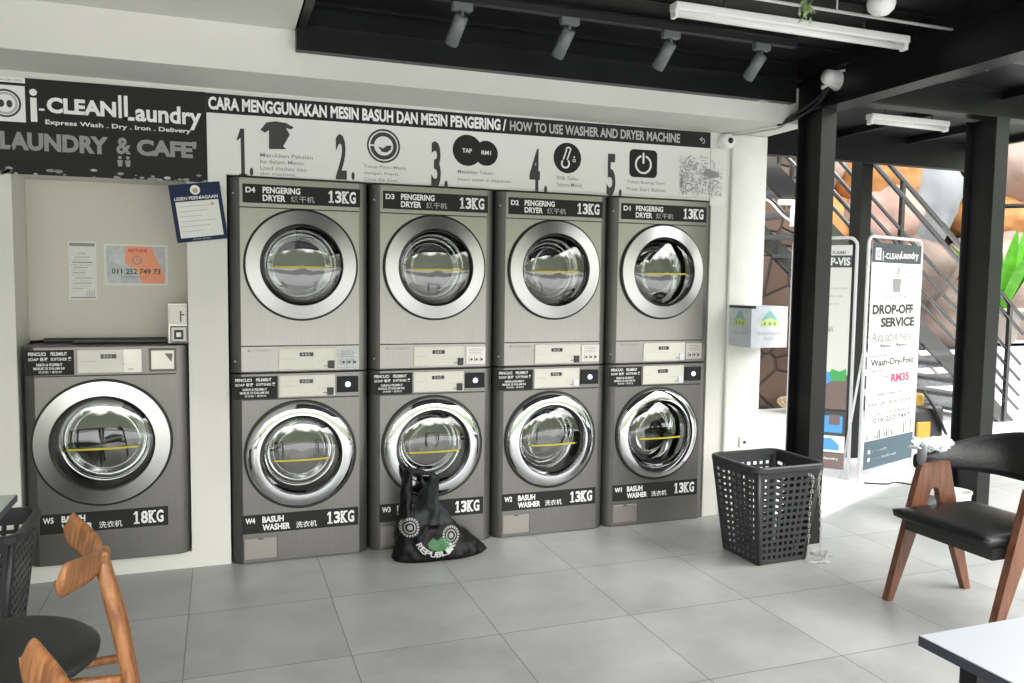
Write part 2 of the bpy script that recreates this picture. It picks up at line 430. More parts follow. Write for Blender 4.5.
def machine(kind, x, z, W, H, spec, label, group):
    root = empty(kind, (x, 0, z)); tag(root, label, 'dryer' if 'dryer' in kind else 'washing machine', group)
    dry = 'dryer' in kind
    g = .004; x0, x1 = g, W-g; FY = -.03
    front = 'steel_dryer' if dry else 'steel_dark'
    cx, cz, R = spec['door']
    # body: curved vertical edges, holed front, top, sides
    b = MB(); s = .052
    prof = [(0, .03), (.004, .008), (.016, -.010), (.034, -.023), (s, FY)]
    za, zb = spec['main']
    for sign, xa in ((1, x0), (-1, x1)):
        vs = []
        for px, py in prof: vs += [(xa+sign*px, py, .003), (xa+sign*px, py, H-.003)]
        b.add(vs, [(2*k, 2*k+1, 2*k+3, 2*k+2) for k in range(4)], 'steel_side' if sign == 1 else 'steel_dark', True)  # left edge in darker steel: shade of the turn put into the colour
    hole_panel(b, x0+s, x1-s, za, zb, cx, cz, R-.035, FY, front)
    for (q0, q1) in spec['strips']: b.box(x0+s, FY, q0, x1-s, FY+.02, q1, spec.get('stripmat', front))
    # recessed grooves
    b.box(x0+s, FY+.006, .004, x1-s, FY+.02, za, 'gasket')
    for q in spec['grooves']: b.box(x0+s, FY+.005, q-.003, x1-s, FY+.012, q+.003, 'gasket')
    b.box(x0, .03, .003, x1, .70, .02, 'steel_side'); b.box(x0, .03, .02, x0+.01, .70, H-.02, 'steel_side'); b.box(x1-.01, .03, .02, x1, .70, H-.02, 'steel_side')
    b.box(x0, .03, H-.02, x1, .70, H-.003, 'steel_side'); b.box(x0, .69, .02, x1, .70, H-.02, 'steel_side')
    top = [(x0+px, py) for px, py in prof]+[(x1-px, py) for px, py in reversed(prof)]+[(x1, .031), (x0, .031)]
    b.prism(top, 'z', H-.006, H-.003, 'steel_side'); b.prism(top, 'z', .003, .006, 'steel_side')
    for q in spec.get('screws', []): b.lathe([(0, -.008), (.005, -.007), (.006, 0)], 'screw', 'y', (x0+.022, -.016, q), 12)
    b.build('body', root)
    # drum
    b = MB(); Rd = R-.038
    b.lathe([(Rd, FY+.02), (Rd, .34), (Rd*.7, .36), (0.001, .36)], 'drum_steel', 'y', (cx, 0, cz), 48)
    for k in range(3):
        a = PI/2+k*2*PI/3+.3; c, s2 = math.cos(a), math.sin(a)
        b.add([(cx+c*Rd-s2*.04, .0, cz+s2*Rd+c*.04), (cx+c*Rd+s2*.04, .0, cz+s2*Rd-c*.04), (cx+c*Rd*.78, .01, cz+s2*Rd*.78),
               (cx+c*Rd-s2*.04, .34, cz+s2*Rd+c*.04), (cx+c*Rd+s2*.04, .34, cz+s2*Rd-c*.04), (cx+c*Rd*.78, .33, cz+s2*Rd*.78)], [(0,2,5,3),(2,1,4,5),(0,1,2)], 'drum_steel')
    b.build('drum', root)
    # door
    Ri = R-.078
    b = MB()
    rm = 'steel_ring' if dry else spec.get('ring', 'chrome')
    if rm == 'steel_ring':
        for pr_ in ([(R-.010, FY-.002), (R-.011, FY-.020)], [(R-.011, FY-.020), (R-.035, FY-.0245), (Ri+.016, FY-.030), (Ri+.001, FY-.033)], [(Ri+.001, FY-.033), (Ri, FY-.02), (Ri, FY)]): b.lathe(pr_, rm, 'y', (cx, 0, cz), 96)
    else:
        for pr_ in ([(R-.010, FY-.002), (R-.010, FY-.014), (R-.014, FY-.022), (R-.026, FY-.031), (R-.042, FY-.037), (Ri+.016, FY-.041), (Ri+.003, FY-.041)], [(Ri+.003, FY-.041), (Ri, FY-.03), (Ri, FY)]): b.lathe(pr_, rm, 'y', (cx, 0, cz), 96)
    door = b.build('door', root)
    b = MB(); b.lathe([(R-.008, FY+.001), (R, FY-.001), (R+.001, FY-.008), (R-.004, FY-.014), (R-.011, FY-.012)], 'gasket', 'y', (cx, 0, cz), 72); b.build('door_seal', door)
    b = MB(); b.lathe([(Ri, FY-.018), (Ri*.93, FY-.030), (Ri*.8, FY-.040), (Ri*.55, FY-.050), (Ri*.3, FY-.055), (.001, FY-.057)], 'glass', 'y', (cx, 0, cz), 64); b.build('door_glass', door)
    b = MB(); b.lathe([(Ri*.96, FY-.012), (Ri*.90, FY+.0), (Ri*.78, .03), (Ri*.70, .09), (Ri*.62, .12), (.001, .13)], 'glass_bowl', 'y', (cx, 0, cz), 48)
    b.lathe([(Ri*.99, FY-.014), (Ri*.93, FY-.008), (Ri*.90, FY+.004)], 'gasket', 'y', (cx, 0, cz), 64)
    b.build('door_bowl', door)
    b = MB(); tl = -.012 if dry else -.02; hw = Ri*.76; nn = 12
    def domey(rr): return FY-.0585+.039*min(1, rr/Ri)**2.4-.0015
    vs = []
    for k in range(nn+1):
        xx = -hw+2*hw*k/nn; vs += [(cx+xx, domey(abs(xx)), cz+tl-.0045+.004*xx), (cx+xx, domey(abs(xx)), cz+tl+.0045+.004*xx)]
    b.add(vs, [(2*k, 2*k+1, 2*k+3, 2*k+2) for k in range(nn)], 'yellow'); b.build('yellow_tape', door)
    # printed label strip
    lx0, lz0, lx1, lz1 = spec['label']; y = FY-.0015
    b = MB(); b.box(lx0, y, lz0, lx1, FY-.0002, lz1, 'decal_black')
    w = lx1-lx0; h = lz1-lz0; yy = y-.0008
    b.text(spec['id'], lx0+w*.025, lz0+h*.54, lx0+w*.105, lz0+h*.84, yy, 'print_white', .03)
    b.text('PENGERING' if dry else 'BASUH', lx0+w*.165, lz0+h*.54, lx0+w*(.48 if dry else .345), lz0+h*.88, yy, 'print_white', .035)
    b.text('DRYER' if dry else 'WASHER', lx0+w*.165, lz0+h*.12, lx0+w*(.355 if dry else .40), lz0+h*.46, yy, 'print_white', .035)
    b.text('烘干机' if dry else '洗衣机', lx0+w*(.40 if dry else .45), lz0+h*.12, lx0+w*(.60 if dry else .63), lz0+h*.46, yy, 'print_mid' if dry else 'print_white', .008)
    kg(b, spec['kg'], lx0+w*.715, lz0+h*.18, lx0+w*.965, lz0+h*.84, yy)
    b.build('name_strip', root)
    # control panel
    p = spec['panel']; b = MB(); b.rbox(p[0], FY-.006, p[1], p[2], FY-.0002, p[3], 'panel_cream', .003, 1)
    pw, ph = p[2]-p[0], p[3]-p[1]; y = FY-.0068
    if kind == 'large_washing_machine': b.box(p[0]+pw*.72, FY-.0064, p[1]+.001, p[2]-.002, FY-.006, p[3]-.001, 'panel_metal')
    for k in range(4): b.rect(p[0]+pw*(.70+.07*k), p[1]+ph*.35, p[0]+pw*(.72+.07*k), p[1]+ph*.40, y, 'print_mid')
    b.rect(p[0]+pw*.78, p[1]+ph*.12, p[0]+pw*.87, p[1]+ph*.17, y, 'print_grey')
    b.rect(p[0]+pw*.05, p[1]+ph*.5, p[0]+pw*.28, p[1]+ph*.515, y, 'print_mid')
    pan = b.build('control_panel', root)
    b = MB(); b.box(p[0]+pw*.36, FY-.0085, p[1]+ph*.62, p[0]+pw*.60, FY-.0062, p[1]+ph*.80, 'black_gloss')
    for k in range(3): b.text('8', p[0]+pw*(.40+.05*k), p[1]+ph*.65, p[0]+pw*(.435+.05*k), p[1]+ph*.77, FY-.0092, 'print_mid', 0)
    b.build('display', pan)
    if spec.get('button'):
        c = spec['button']
        b = MB(); b.rbox(p[2]-.042, FY-.014, p[1]+.004, p[2]-.008, FY-.006, p[1]+.044, c, .004, 2); b.build('start_button', pan)
    # right-hand units
    q = spec['unit']
    if spec['unit_kind'] == 'coin':
        b = MB(); b.rbox(q[0], FY-.012, q[1], q[2], FY-.0002, q[3], 'decal_black', .004, 2); cu = b.build('coin_reader', root)
        b = MB(); b.lathe([(.001, FY-.019), (.012, FY-.018), (.014, FY-.012)], 'blue_led', 'y', ((q[0]+q[2])/2, 0, (q[1]+q[3])/2), 24); b.build('reader_light', cu)
    elif spec['unit_kind'] == 'sticker':
        b = MB(); b.box(q[0], FY-.0014, q[1], q[2], FY-.0002, q[3], 'paper_grey' if spec['id'] == 'D4' else 'panel_metal')
        qw, qh = q[2]-q[0], q[3]-q[1]
        for k in range(3):
            b.rect(q[0]+qw*(.12+.29*k), q[1]+qh*.12, q[0]+qw*(.15+.29*k), q[1]+qh*.42, FY-.002, 'print_black')
            b.disc(q[0]+qw*(.26+.27*k), FY-.002, q[1]+qh*.26, .007, 'print_black', 12)
        for k in range(4): b.rect(q[0]+qw*.12, q[1]+qh*(.55+.1*k), q[0]+qw*(.85-.1*(k % 2)), q[1]+qh*(.58+.1*k), FY-.002, 'print_grey')
        b.build('tariff_sticker', root)
    else:
        b = MB(); b.rbox(q[0], FY-.004, q[1], q[2], FY-.0002, q[3], 'steel_side', .003, 1)
        b.rbox(q[0]+.01, FY-.007, q[1]+.01, q[2]-.01, FY-.004, q[3]-.01, 'panel_metal', .003, 1)
        b.poly([(q[0]+.07, q[3]-.025), (q[2]-.016, q[3]-.025), (q[2]-.022, q[1]+.045)], FY-.0078, 'steel_side'); b.build('coin_plate', root)
    if not dry:
        d = spec['soap']; dw, dh = d[2]-d[0], d[3]-d[1]; y = FY-.003
        b = MB(); b.rbox(d[0], y, d[1], d[2], FY-.0002, d[3], 'decal_black', .002, 1); y -= .0008
        b.text('PENCUCI', d[0]+dw*.06, d[1]+dh*.78, d[0]+dw*.42, d[1]+dh*.92, y, 'print_white', .03)
        b.text('SOAP 皂液', d[0]+dw*.06, d[1]+dh*.57, d[0]+dw*.46, d[1]+dh*.72, y, 'print_white', .02)
        b.text('PELEMBUT', d[0]+dw*.52, d[1]+dh*.78, d[0]+dw*.86, d[1]+dh*.92, y, 'print_white', .03)
        b.text('SOFTENER 柔', d[0]+dw*.52, d[1]+dh*.57, d[0]+dw*.95, d[1]+dh*.72, y, 'print_white', .02)
        b.text('SABUN & PELEMBUT', d[0]+dw*.22, d[1]+dh*.37, d[0]+dw*.76, d[1]+dh*.48, y, 'print_white', .02)
        b.text('MASUK DI DALAM INI', d[0]+dw*.16, d[1]+dh*.22, d[0]+dw*.80, d[1]+dh*.33, y, 'print_white', .02)
        b.text('洗衣粉 / 柔软剂', d[0]+dw*.26, d[1]+dh*.08, d[0]+dw*.74, d[1]+dh*.18, y, 'print_white', .005)
        b.build('detergent_label', root)
    else:
        b = MB(); b.lathe([(.001, -.0015), (.006, -.0015), (.006, 0)], 'print_grey', 'y', (.092, FY, .128-.012), 16)
        b.text('LG', .106, .110, .122, .120, FY-.001, 'print_grey', .02); b.text('COMMERCIAL', .14, .111, .205, .119, FY-.001, 'print_grey', .02); b.build('maker_badge', root)
    if spec.get('flap'):
        q = spec['flap']; b = MB(); b.rbox(q[0], FY-.003, q[1], q[2], FY+.001, q[3], 'flap_metal', .002, 1); b.box(q[2]+.003, FY-.0004, q[1]-.01, q[2]+.005, FY-.0001, q[3]+.012, 'gasket')
        b.box((q[0]+q[2])/2-.012, FY-.004, q[3]-.008, (q[0]+q[2])/2+.012, FY-.003, q[3], 'steel_side'); b.build('filter_flap', root)
    return root

Hm = .983
DN = {4: 'topmost left tumble dryer D4 printed 13KG, stacked on washer W4', 3: 'tumble dryer D3 printed 13KG, second from the left, over the washer with the black bag',
      2: 'tumble dryer D2 printed 13KG, third from the left, stacked on washer W2', 1: 'tumble dryer D1 printed 13KG, nearest the white pillar, stacked on washer W1'}
WN = {4: 'chrome ringed washing machine W4 printed 13KG, under dryer D4', 3: 'washing machine W3 with a black bag leaning on its front, under dryer D3',
      2: 'chrome ringed washing machine W2 printed 13KG, under dryer D2', 1: 'washing machine W1 printed 13KG, nearest the white pillar, under dryer D1'}
for i in range(4):
    k = 4-i
    machine('washing_machine', i*MX, 0, MX, Hm, dict(door=(.345, .556, .283), main=(.006, .845), strips=[(.851, Hm-.004)], grooves=[.848], id='W%d' % k, kg='13',
            label=(.052, .155, .640, .253), panel=(.237, .857, .520, .968), button='black_plastic' if k > 2 else 'tube_white', unit=(.529, .872, .640, .956), unit_kind='coin',
            soap=(.012, .852, .230, .966), flap=(.060, .022, .220, .130), screws=[.9]), WN[k], 'stacked 13 kg washing machines')
    machine('tumble_dryer', i*MX, Hm, MX, Hm, dict(door=(.354, .550, .284), main=(.140, .830), strips=[(.008, .134), (.836, Hm-.004)], grooves=[.137, .833], id='D%d' % k, kg='13',
            label=(.070, .855, .651, .948), panel=(.237, .014, .524, .124), button='tube_white' if k == 1 else 'black_plastic', unit=(.536, .022, .645, .118), unit_kind='sticker', screws=[.9, .06]), DN[k], 'stacked 13 kg dryers')
machine('large_washing_machine', -.914, .085, .722, 1.048, dict(door=(.340, .583, .306), main=(.006, .903), strips=[(.909, 1.044)], grooves=[.906], id='W5', kg='18', ring='steel_ring',
        label=(.060, .155, .618, .250), panel=(.236, .918, .514, 1.030), button=None, unit=(.545, .920, .668, 1.032), unit_kind='plate', soap=(.022, .912, .222, 1.030)),
        'wide single washing machine W5 printed 18KG, raised on the white ledge in the wall niche', None)

# black slats lying on top of the big washer, and coin box in the niche
b = MB(); b.rbox(-.86, .20, 1.1335, -.30, .235, 1.155, 'black_plastic', .006, 2); b.rbox(-.72, .12, 1.1335, -.20, .18, 1.147, 'steel_side', .006, 2)
tag(b.build('trim_strip'), 'dark flat strip lying along the top of the large 18KG washer', 'strip')
root = empty('payment_box', (-.232, .05, 1.147)); tag(root, 'small steel token box with square black lock, above the large 18KG washer', 'token box')
b = MB(); b.rbox(-.055, -.03, -.013, .040, .10, .190, 'panel_metal', .006, 2); b.build('housing', root)
b = MB(); b.rbox(-.045, -.036, .085, .036, -.030, .178, 'panel_cream', .003, 1); b.rect(.004, .095, .010, .150, -.0368, 'print_black'); b.rect(.004, .128, .024, .134, -.0368, 'print_black'); b.build('cover_plate', root)
b = MB(); b.rbox(-.042, -.042, -.006, .034, -.030, .075, 'steel_dryer', .010, 2); lk = b.build('lock_plate', root)
b = MB(); b.rbox(-.024, -.050, .010, .018, -.042, .056, 'black_plastic', .010, 2); b.rbox(-.014, -.053, .022, .008, -.050, .045, 'print_white', .004, 1); b.build('lock_button', lk)

# ------------------------------------------------------------------ banners
TILT = -.0075
root = empty('shop_banner', (.018, -.004, -.001)); root.rotation_euler = (0, TILT, 0)
tag(root, 'black laundry and cafe name banner above the wall niche', 'banner')
b = MB(); b.box(-1.40, -.003, 1.932, -.094, .003, 2.366, 'decal_black')
random.seed(3)
for k in range(40):      # flaked print along the bottom edge
    x = -1.35+random.random()*1.26; z = 1.934+random.random()**2*.035; s = .004+random.random()*.012
    b.poly([(x+s*random.uniform(.6, 1.6)*math.cos(a), z+s*.6*math.sin(a)) for a in [q*PI/3 for q in range(6)]], -.0036, random.choice(['print_grey', 'print_mid', 'print_grey']))
b.build('vinyl_sheet', root)
b = MB(); y = -.0042
b.rect(-1.02, 2.166, -.866, 2.328, y, 'print_white'); b.ringd(-.945, y-.0006, 2.247, .054, .063, 'print_black'); b.ringd(-.945, y-.0006, 2.247, .040, .050, 'print_mid')
for sx in (-1, 1): b.disc(-.945+sx*.016, y-.0012, 2.245, .017, 'print_black', 14, .7)
b.rect(-1.05, 2.341, -.864, 2.366, y, 'print_white'); b.text('www.i-clean.com 2012', -1.03, 2.348, -.876, 2.358, y-.0006, 'print_grey', .01)
b.build('washer_logo', root)
b = MB()
b.disc(-.833, y, 2.304, .0155, 'print_white', 20); b.rect(-.846, 2.172, -.820, 2.280, y, 'print_white'); b.rect(-.812, 2.224, -.790, 2.234, y, 'print_white')
b.text('CLEAN', -.780, 2.216, -.492, 2.288, y, 'print_white', .045)
b.rect(-.482, 2.214, -.468, 2.320, y, 'print_white'); b.rect(-.458, 2.206, -.442, 2.320, y, 'print_white'); b.rect(-.458, 2.206, -.414, 2.222, y, 'print_white')
b.text('aundry', -.410, 2.180, -.116, 2.288, y, 'print_white', .03)
b.text('Express Wash . Dry . Iron . Delivery', -.788, 2.158, -.166, 2.185, y, 'print_white', .02)
b.build('shop_name', root)
b = MB(); b.text('LAUNDRY', -.972, 2.040, -.530, 2.122, y, 'print_grey', .05); b.text('&', -.496, 2.046, -.432, 2.124, y, 'print_grey', .03); b.text("CAFE'", -.408, 2.044, -.142, 2.124, y, 'print_grey', .05)
for x in (-.482, -.448):
    b.disc(x, y, 2.030, .008, 'print_grey', 12); b.poly([(x-.012, 2.018), (x+.012, 2.018), (x+.008, 1.988), (x-.008, 1.988)], y, 'print_grey')
b.build('cafe_lettering', root)

root = empty('instruction_banner', (0, -.004, -.003)); root.rotation_euler = (0, TILT, 0)
tag(root, 'long white banner of five numbered washer and dryer instructions above the stacks', 'banner')
b = MB(); b.box(-.075, -.003, 1.977, 2.80, .003, 2.366, 'paper'); b.box(-.075, -.003, 1.925, -.005, .003, 1.977, 'paper'); b.box(2.806, -.003, 1.925, 2.915, .003, 2.272, 'paper'); b.build('vinyl_sheet', root)
b = MB(); y = -.0045
b.box(-.075, -.0040, 2.272, 2.80, -.0032, 2.366, 'decal_black')
b.text('CARA MENGGUNAKAN MESIN BASUH DAN MESIN PENGERING /', -.066, 2.287, 1.478, 2.350, y-.0004, 'print_white', .04)
b.text('HOW TO USE WASHER AND DRYER MACHINE', 1.500, 2.290, 2.585, 2.345, y-.0004, 'print_mid', .03)
b.ringd(2.745, y-.0004, 2.312, .010, .016, 'print_mid', 14, -1.8, 1.8); b.poly([(2.722, 2.322), (2.740, 2.338), (2.740, 2.306)], y-.0004, 'print_mid')
b.build('heading_band', root)
def step(n, xn, body, texts, fn):
    st = MB(); numeral(st, str(n), xn[0], xn[1], xn[2], xn[3], -.0042, 'print_black'); fn(st, -.0042)
    for t, x0, z0, x1, z1 in texts: st.text(t, x0, z0, x1, z1, -.0042, 'print_grey', .005)
    st.build('step_%s' % ['one', 'two', 'three', 'four', 'five'][n-1], root)
def shirt(b, y):
    b.poly([(.176, 2.205), (.205, 2.243), (.250, 2.252), (.300, 2.247), (.338, 2.228), (.325, 2.215), (.300, 2.222), (.318, 2.19), (.285, 2.13), (.300, 2.117), (.215, 2.112), (.217, 2.205), (.196, 2.192)], y, 'print_black')
    b.poly([(.318, 2.218), (.350, 2.222), (.405, 2.195), (.398, 2.168), (.382, 2.172), (.345, 2.112), (.285, 2.132), (.320, 2.188)], y-.0004, 'tube_white')
step(1, (.068, 1.975, .108, 2.205), 0, [('Masukkan Pakaian', .172, 2.072, .430, 2.092), ('ke dalam Mesin.', .172, 2.040, .392, 2.060), ('Load clothes into', .172, 2.008, .400, 2.028), ('the machine.', .172, 1.982, .345, 1.998)], shirt)
def wash(b, y):
    b.ringd(.795, y, 2.163, .078, .088, 'print_black'); b.disc(.795, y, 2.163, .071, 'print_black'); b.disc(.795, y-.0004, 2.163, .050, 'paper')
    b.poly([(.765, 2.160), (.792, 2.150), (.812, 2.166), (.838, 2.168), (.832, 2.145), (.810, 2.130), (.785, 2.132)], y-.0008, 'print_black'); b.rect(.716, 2.160, .770, 2.168, y-.0008, 'paper')
step(2, (.545, 1.978, .602, 2.210), 0, [('Tutup Pintu Mesin', .690, 2.040, .915, 2.062), ('dengan Rapat.', .690, 2.008, .880, 2.028), ('Close the door.', .690, 1.978, .872, 1.996)], wash)
def toks(b, y):
    b.disc(1.255, y, 2.168, .084, 'decal_black'); b.disc(1.362, y-.0004, 2.158, .068, 'decal_black')
    b.text('TAP', 1.225, 2.155, 1.280, 2.178, y-.001, 'print_white', .03); b.text('RM1', 1.335, 2.150, 1.390, 2.172, y-.001, 'print_white', .03)
step(3, (1.052, 1.955, 1.105, 2.205), 0, [('Masukkan Token.', 1.200, 2.042, 1.405, 2.062), ('Insert token in dispenser.', 1.200, 1.998, 1.515, 2.020)], toks)
def therm(b, y):
    b.disc(1.850, y, 2.160, .086, 'decal_black'); b.ringd(1.838, y-.0005, 2.128, .018, .028, 'print_white', 30, -3.9, .9)
    for dx in (-.018, .006): b.poly([(1.838+dx, 2.150), (1.846+dx, 2.150), (1.866+dx, 2.204), (1.858+dx, 2.206)], y-.0005, 'print_white')
    b.ringd(1.856, y-.0005, 2.206, .010, .018, 'print_white', 16, 0, PI)
    b.ringd(1.892, y-.0005, 2.148, .006, .010, 'print_white', 14); b.disc(1.892, y-.0005, 2.168, .005, 'print_white', 12)
step(4, (1.618, 1.955, 1.682, 2.200), 0, [('Pilih Suhu', 1.785, 2.036, 1.915, 2.058), ('Select Mode', 1.785, 1.998, 1.945, 2.020)], therm)
def power(b, y):
    c = arc(2.405, 2.208, .028, 0, PI/2, 5)+arc(2.275, 2.208, .028, PI/2, PI, 5)+arc(2.275, 2.102, .028, PI, 1.5*PI, 5)+arc(2.405, 2.102, .028, 1.5*PI, 2*PI, 5)
    b.poly(c, y, 'decal_black'); b.ringd(2.340, y-.0005, 2.150, .044, .056, 'print_white', 40, PI/2+.3, 2*PI+PI/2-.3); b.rect(2.334, 2.155, 2.346, 2.218, y-.0005, 'print_white')
step(5, (2.100, 1.955, 2.158, 2.200), 0, [('Tekan Butang Start', 2.232, 2.032, 2.488, 2.055), ('Press Start Button', 2.232, 1.994, 2.492, 2.016)], power)
b = MB(); random.seed(11)         # grey printed sketch of a crowded street at the right end
for k in range(520):
    u = random.random(); v = random.random()
    if v > 1.05-.55*u and random.random() < .85: continue
    x = 2.585+u*.30; z = 1.99+v*.235
    L_ = random.uniform(.006, .028); w_ = random.uniform(.0008, .0028); a0 = random.gauss(0, .5)+(PI/2 if random.random() < .45 else 0)
    c_, s_ = math.cos(a0), math.sin(a0); nn_ = random.choice([3, 4]); bend = random.gauss(0, .25)
    top_ = []; bot_ = []
    for q in range(nn_+1):
        t_ = q/nn_-.5; px_ = t_*L_; pz_ = bend*L_*(.25-t_*t_)*2
        top_.append((x+px_*c_-(pz_+w_)*s_, z+px_*s_+(pz_+w_)*c_)); bot_.append((x+px_*c_-(pz_-w_)*s_, z+px_*s_+(pz_-w_)*c_))
    b.poly(top_+bot_[::-1], -.0042-.000003*k, random.choice(['print_grey', 'print_mid', 'print_mid', 'print_grey', 'print_dim']))
b.poly([(2.745, 2.115), (2.775, 2.150), (2.850, 2.13), (2.865, 2.10), (2.80, 2.092)], -.0066, 'print_grey')
b.ringd(2.65, -.0066, 2.03, .020, .026, 'print_dim', 20); b.poly([(2.60, 2.02), (2.612, 2.06), (2.60, 2.10), (2.592, 2.06)], -.0066, 'print_grey')
b.build('street_sketch', root)

# ------------------------------------------------------------------ notices
NY = D-.0155
b = MB(); b.box(-.751, NY-.002, 1.345, -.625, NY, 1.636, 'paper'); y = NY-.0028
b.rect(-.745, 1.612, -.631, 1.628, y, 'print_grey'); b.rect(-.745, 1.352, -.631, 1.358, y, 'print_grey')
b.text('iCLEAN', -.705, 1.572, -.672, 1.580, y, 'print_grey', .02)
for k, (a, c, m) in enumerate([(.2, .8, 'print_mid'), (.1, .9, 'print_grey'), (.15, .7, 'print_mid'), (.1, .6, 'print_mid'), (.2, .9, 'print_mid'), (.1, .85, 'print_mid'), (.1, .5, 'print_mid')]):
    z = 1.555-k*.026; b.rect(-.745+.114*a, z, -.745+.114*c, z+.005, y, m)
    b.text('sila bawa', -.74, z-.014, -.74+.1*c, z-.006, y, m, 0)
for k in range(6): b.rect(-.675+.007*k, 1.36, -.672+.007*k, 1.385+.006*(k % 3), y, 'print_mid')
tag(b.build('paper_notice'), 'narrow white printed notice on the beige niche panel, left of the orange one', 'notice')
b = MB(); b.box(-.590, NY-.002, 1.418, -.294, NY, 1.628, 'paper'); b.rect(-.580, 1.430, -.304, 1.618, NY-.0026, 'paper_grey')
b.poly([(-.500, 1.430), (-.490, 1.618), (-.370, 1.618), (-.310, 1.470), (-.310, 1.430)], NY-.0030, 'print_orange')
b.poly([(-.500, 1.430), (-.495, 1.530), (-.44, 1.50), (-.42, 1.430)], NY-.0032, 'paper_grey')
y = NY-.0038
b.text('HOTLINE', -.478, 1.588, -.390, 1.606, y, 'print_red', .03); b.ringd(-.438, y, 1.548, .018, .023, 'print_grey', 30); b.rect(-.440, 1.546, -.437, 1.562, y, 'print_grey'); b.rect(-.440, 1.546, -.425, 1.549, y, 'print_grey')
b.text('011 252 749 73', -.556, 1.476, -.330, 1.504, y, 'print_black', .02); b.text('(WhatsApp only)', -.515, 1.455, -.390, 1.468, y, 'print_grey', .01)
tag(b.build('paper_notice'), 'white and orange phone number notice on the beige niche panel', 'notice')
b = MB(); b.box(-.118, -.005, -.140, .118, 0, .140, 'blue_card'); b.rect(-.098, -.120, .100, .055, -.0056, 'paper')
b.ringd(0, -.0056, .108, .0, .023, 'print_white', 24); b.disc(0, -.0062, .105, .013, 'coil_tan', 14)
b.text('LESEN PERNIAGAAN', -.100, .062, .100, .078, -.0062, 'print_white', .02)
for k in range(6): b.rect(-.085, .030-k*.024, .075-.03*(k % 3), .033-k*.024, -.0062, 'print_mid')
b.disc(.070, -.0064, .035, .008, 'coil_tan', 12); b.text('JOHOR BAHRU', -.045, -.134, .04, -.126, -.0062, 'print_mid', .01)
o = b.build('business_licence'); o.location = (-.135, -.0075, 1.783); o.rotation_euler = (0, -.135, 0)
tag(o, 'blue framed business licence hanging tilted under the banner left of dryer D4', 'licence')

# donation box on the pillar
root = empty('donation_box', (2.945, -.024, 1.0)); tag(root, 'small white donation box with a house picture, fixed to the white pillar', 'box')
b = MB(); b.box(0, -.225, .085, .262, -.0, .335, 'donation'); b.build('housing', root)
def house(b, P, k):
    def q(pts, m, l): b.add([P(*p, l*.0005) for p in pts], [tuple(range(len(pts)))], m)
    q([(.28, .58), (.72, .58), (.72, .66), (.62, .80), (.5, .90), (.38, .80), (.28, .66)], 'footer_teal', 0); q([(.25, .52), (.75, .52), (.75, .63), (.5, .72), (.25, .63)], 'print_lime', 1)
    for x in (.36, .5, .64): q([(x-.03, .54), (x+.03, .54), (x+.03, .62), (x-.03, .62)], 'print_green', 2)
mat('footer_teal', (.22,.48,.50), .5); mat('print_lime', (.62,.68,.22), .5)
b = MB(); house(b, lambda u, v, e: (.262*u, -.2262-e, .085+.25*v), 0)
b.text('DONATION', .045, .160, .215, .180, -.2262, 'print_mid', .02); b.text('BOX', .095, .130, .165, .150, -.2262, 'print_mid', .02); b.build('front_print', root)
b = MB(); house(b, lambda u, v, e: (-.0012-e, -.225*u, .085+.25*v), 0); b.T = Matrix.Translation((0, 0, 0)) @ Matrix(((0, 1, 0, -.0012), (-1, 0, 0, 0), (0, 0, 1, 0), (0, 0, 0, 1)))
b.text('DONATION', .035, .160, .185, .178, 0, 'print_mid', .02); b.T = None; b.build('side_print', root)
b = MB(); b.box(-.002, -.226, .320, .03, -.001, .337, 'black_plastic'); b.build('coin_slot', root)

b = MB(); b.rbox(3.045, -.034, .43, 3.12, -.026, .505, 'lamp_white', .004, 1); b.box(3.072, -.036, .455, 3.092, -.034, .475, 'black_plastic')
tag(b.build('wall_socket'), 'small white wall socket low on the white pillar above the basket', 'socket')

# ------------------------------------------------------------------ cctv, cables, top of post
root = empty('security_camera', (2.885, -.024, 2.335)); tag(root, 'round white security camera at the right end of the banner', 'camera')
b = MB(); b.lathe([(.001, -.045), (.030, -.042), (.046, -.025), (.050, 0.02)], 'lamp_white', 'y', (0, 0, 0), 32); b.build('housing', root)
b = MB(); b.lathe([(.001, -.060), (.012, -.057), (.018, -.044)], 'black_gloss', 'y', (0, 0, 0), 24); b.build('lens', root)
b = MB()
for dz in (0, .022): b.tube(smooth_path([(2.90, -.03, 2.385-dz*.3), (2.94, -.10, 2.392-dz), (2.98, -.25, 2.390-dz), (3.02, -.37, 2.396-dz), (3.04, -.42, 2.42)], 6), .006, 'cable_white')
b.tube(smooth_path([(3.02, -.37, 2.39), (3.045, -.50, 2.44), (3.06, -.62, 2.49), (3.07, -.69, 2.54)], 6), .013, 'cable_black')
b.tube(smooth_path([(3.0, -.36, 2.385), (3.04, -.50, 2.41), (3.06, -.62, 2.46), (3.07, -.69, 2.53)], 6), .010, 'cable_black')
tag(b.build('cable_bundle'), 'black and white cables running from the round camera up to the post top', 'cable')
b = MB(); b.tube(smooth_path([(2.80, -.42, 2.58), (2.795, -.43, 2.52), (2.84, -.42, 2.495), (2.94, -.40, 2.51), (3.0, -.39, 2.49), (3.02, -.38, 2.42)], 8), .010, 'cable_white', 10)
tag(b.build('cable_loop'), 'grey white cable looping over the white beam left of the post', 'cable')
root = empty('security_light', (3.11, -.71, 2.565)); root.scale = (1.2, 1.1, 1.25); root.rotation_euler = (.1, .1, .2)
tag(root, 'white hooded security light at the top of the post by the pillar', 'light')
b = MB(); b.lathe([(.001, -.09), (.030, -.085), (.036, -.04), (.048, .03), (.046, .035), (.001, .03)], 'lamp_white', 'x', (0, 0, 0), 20); b.build('housing', root)
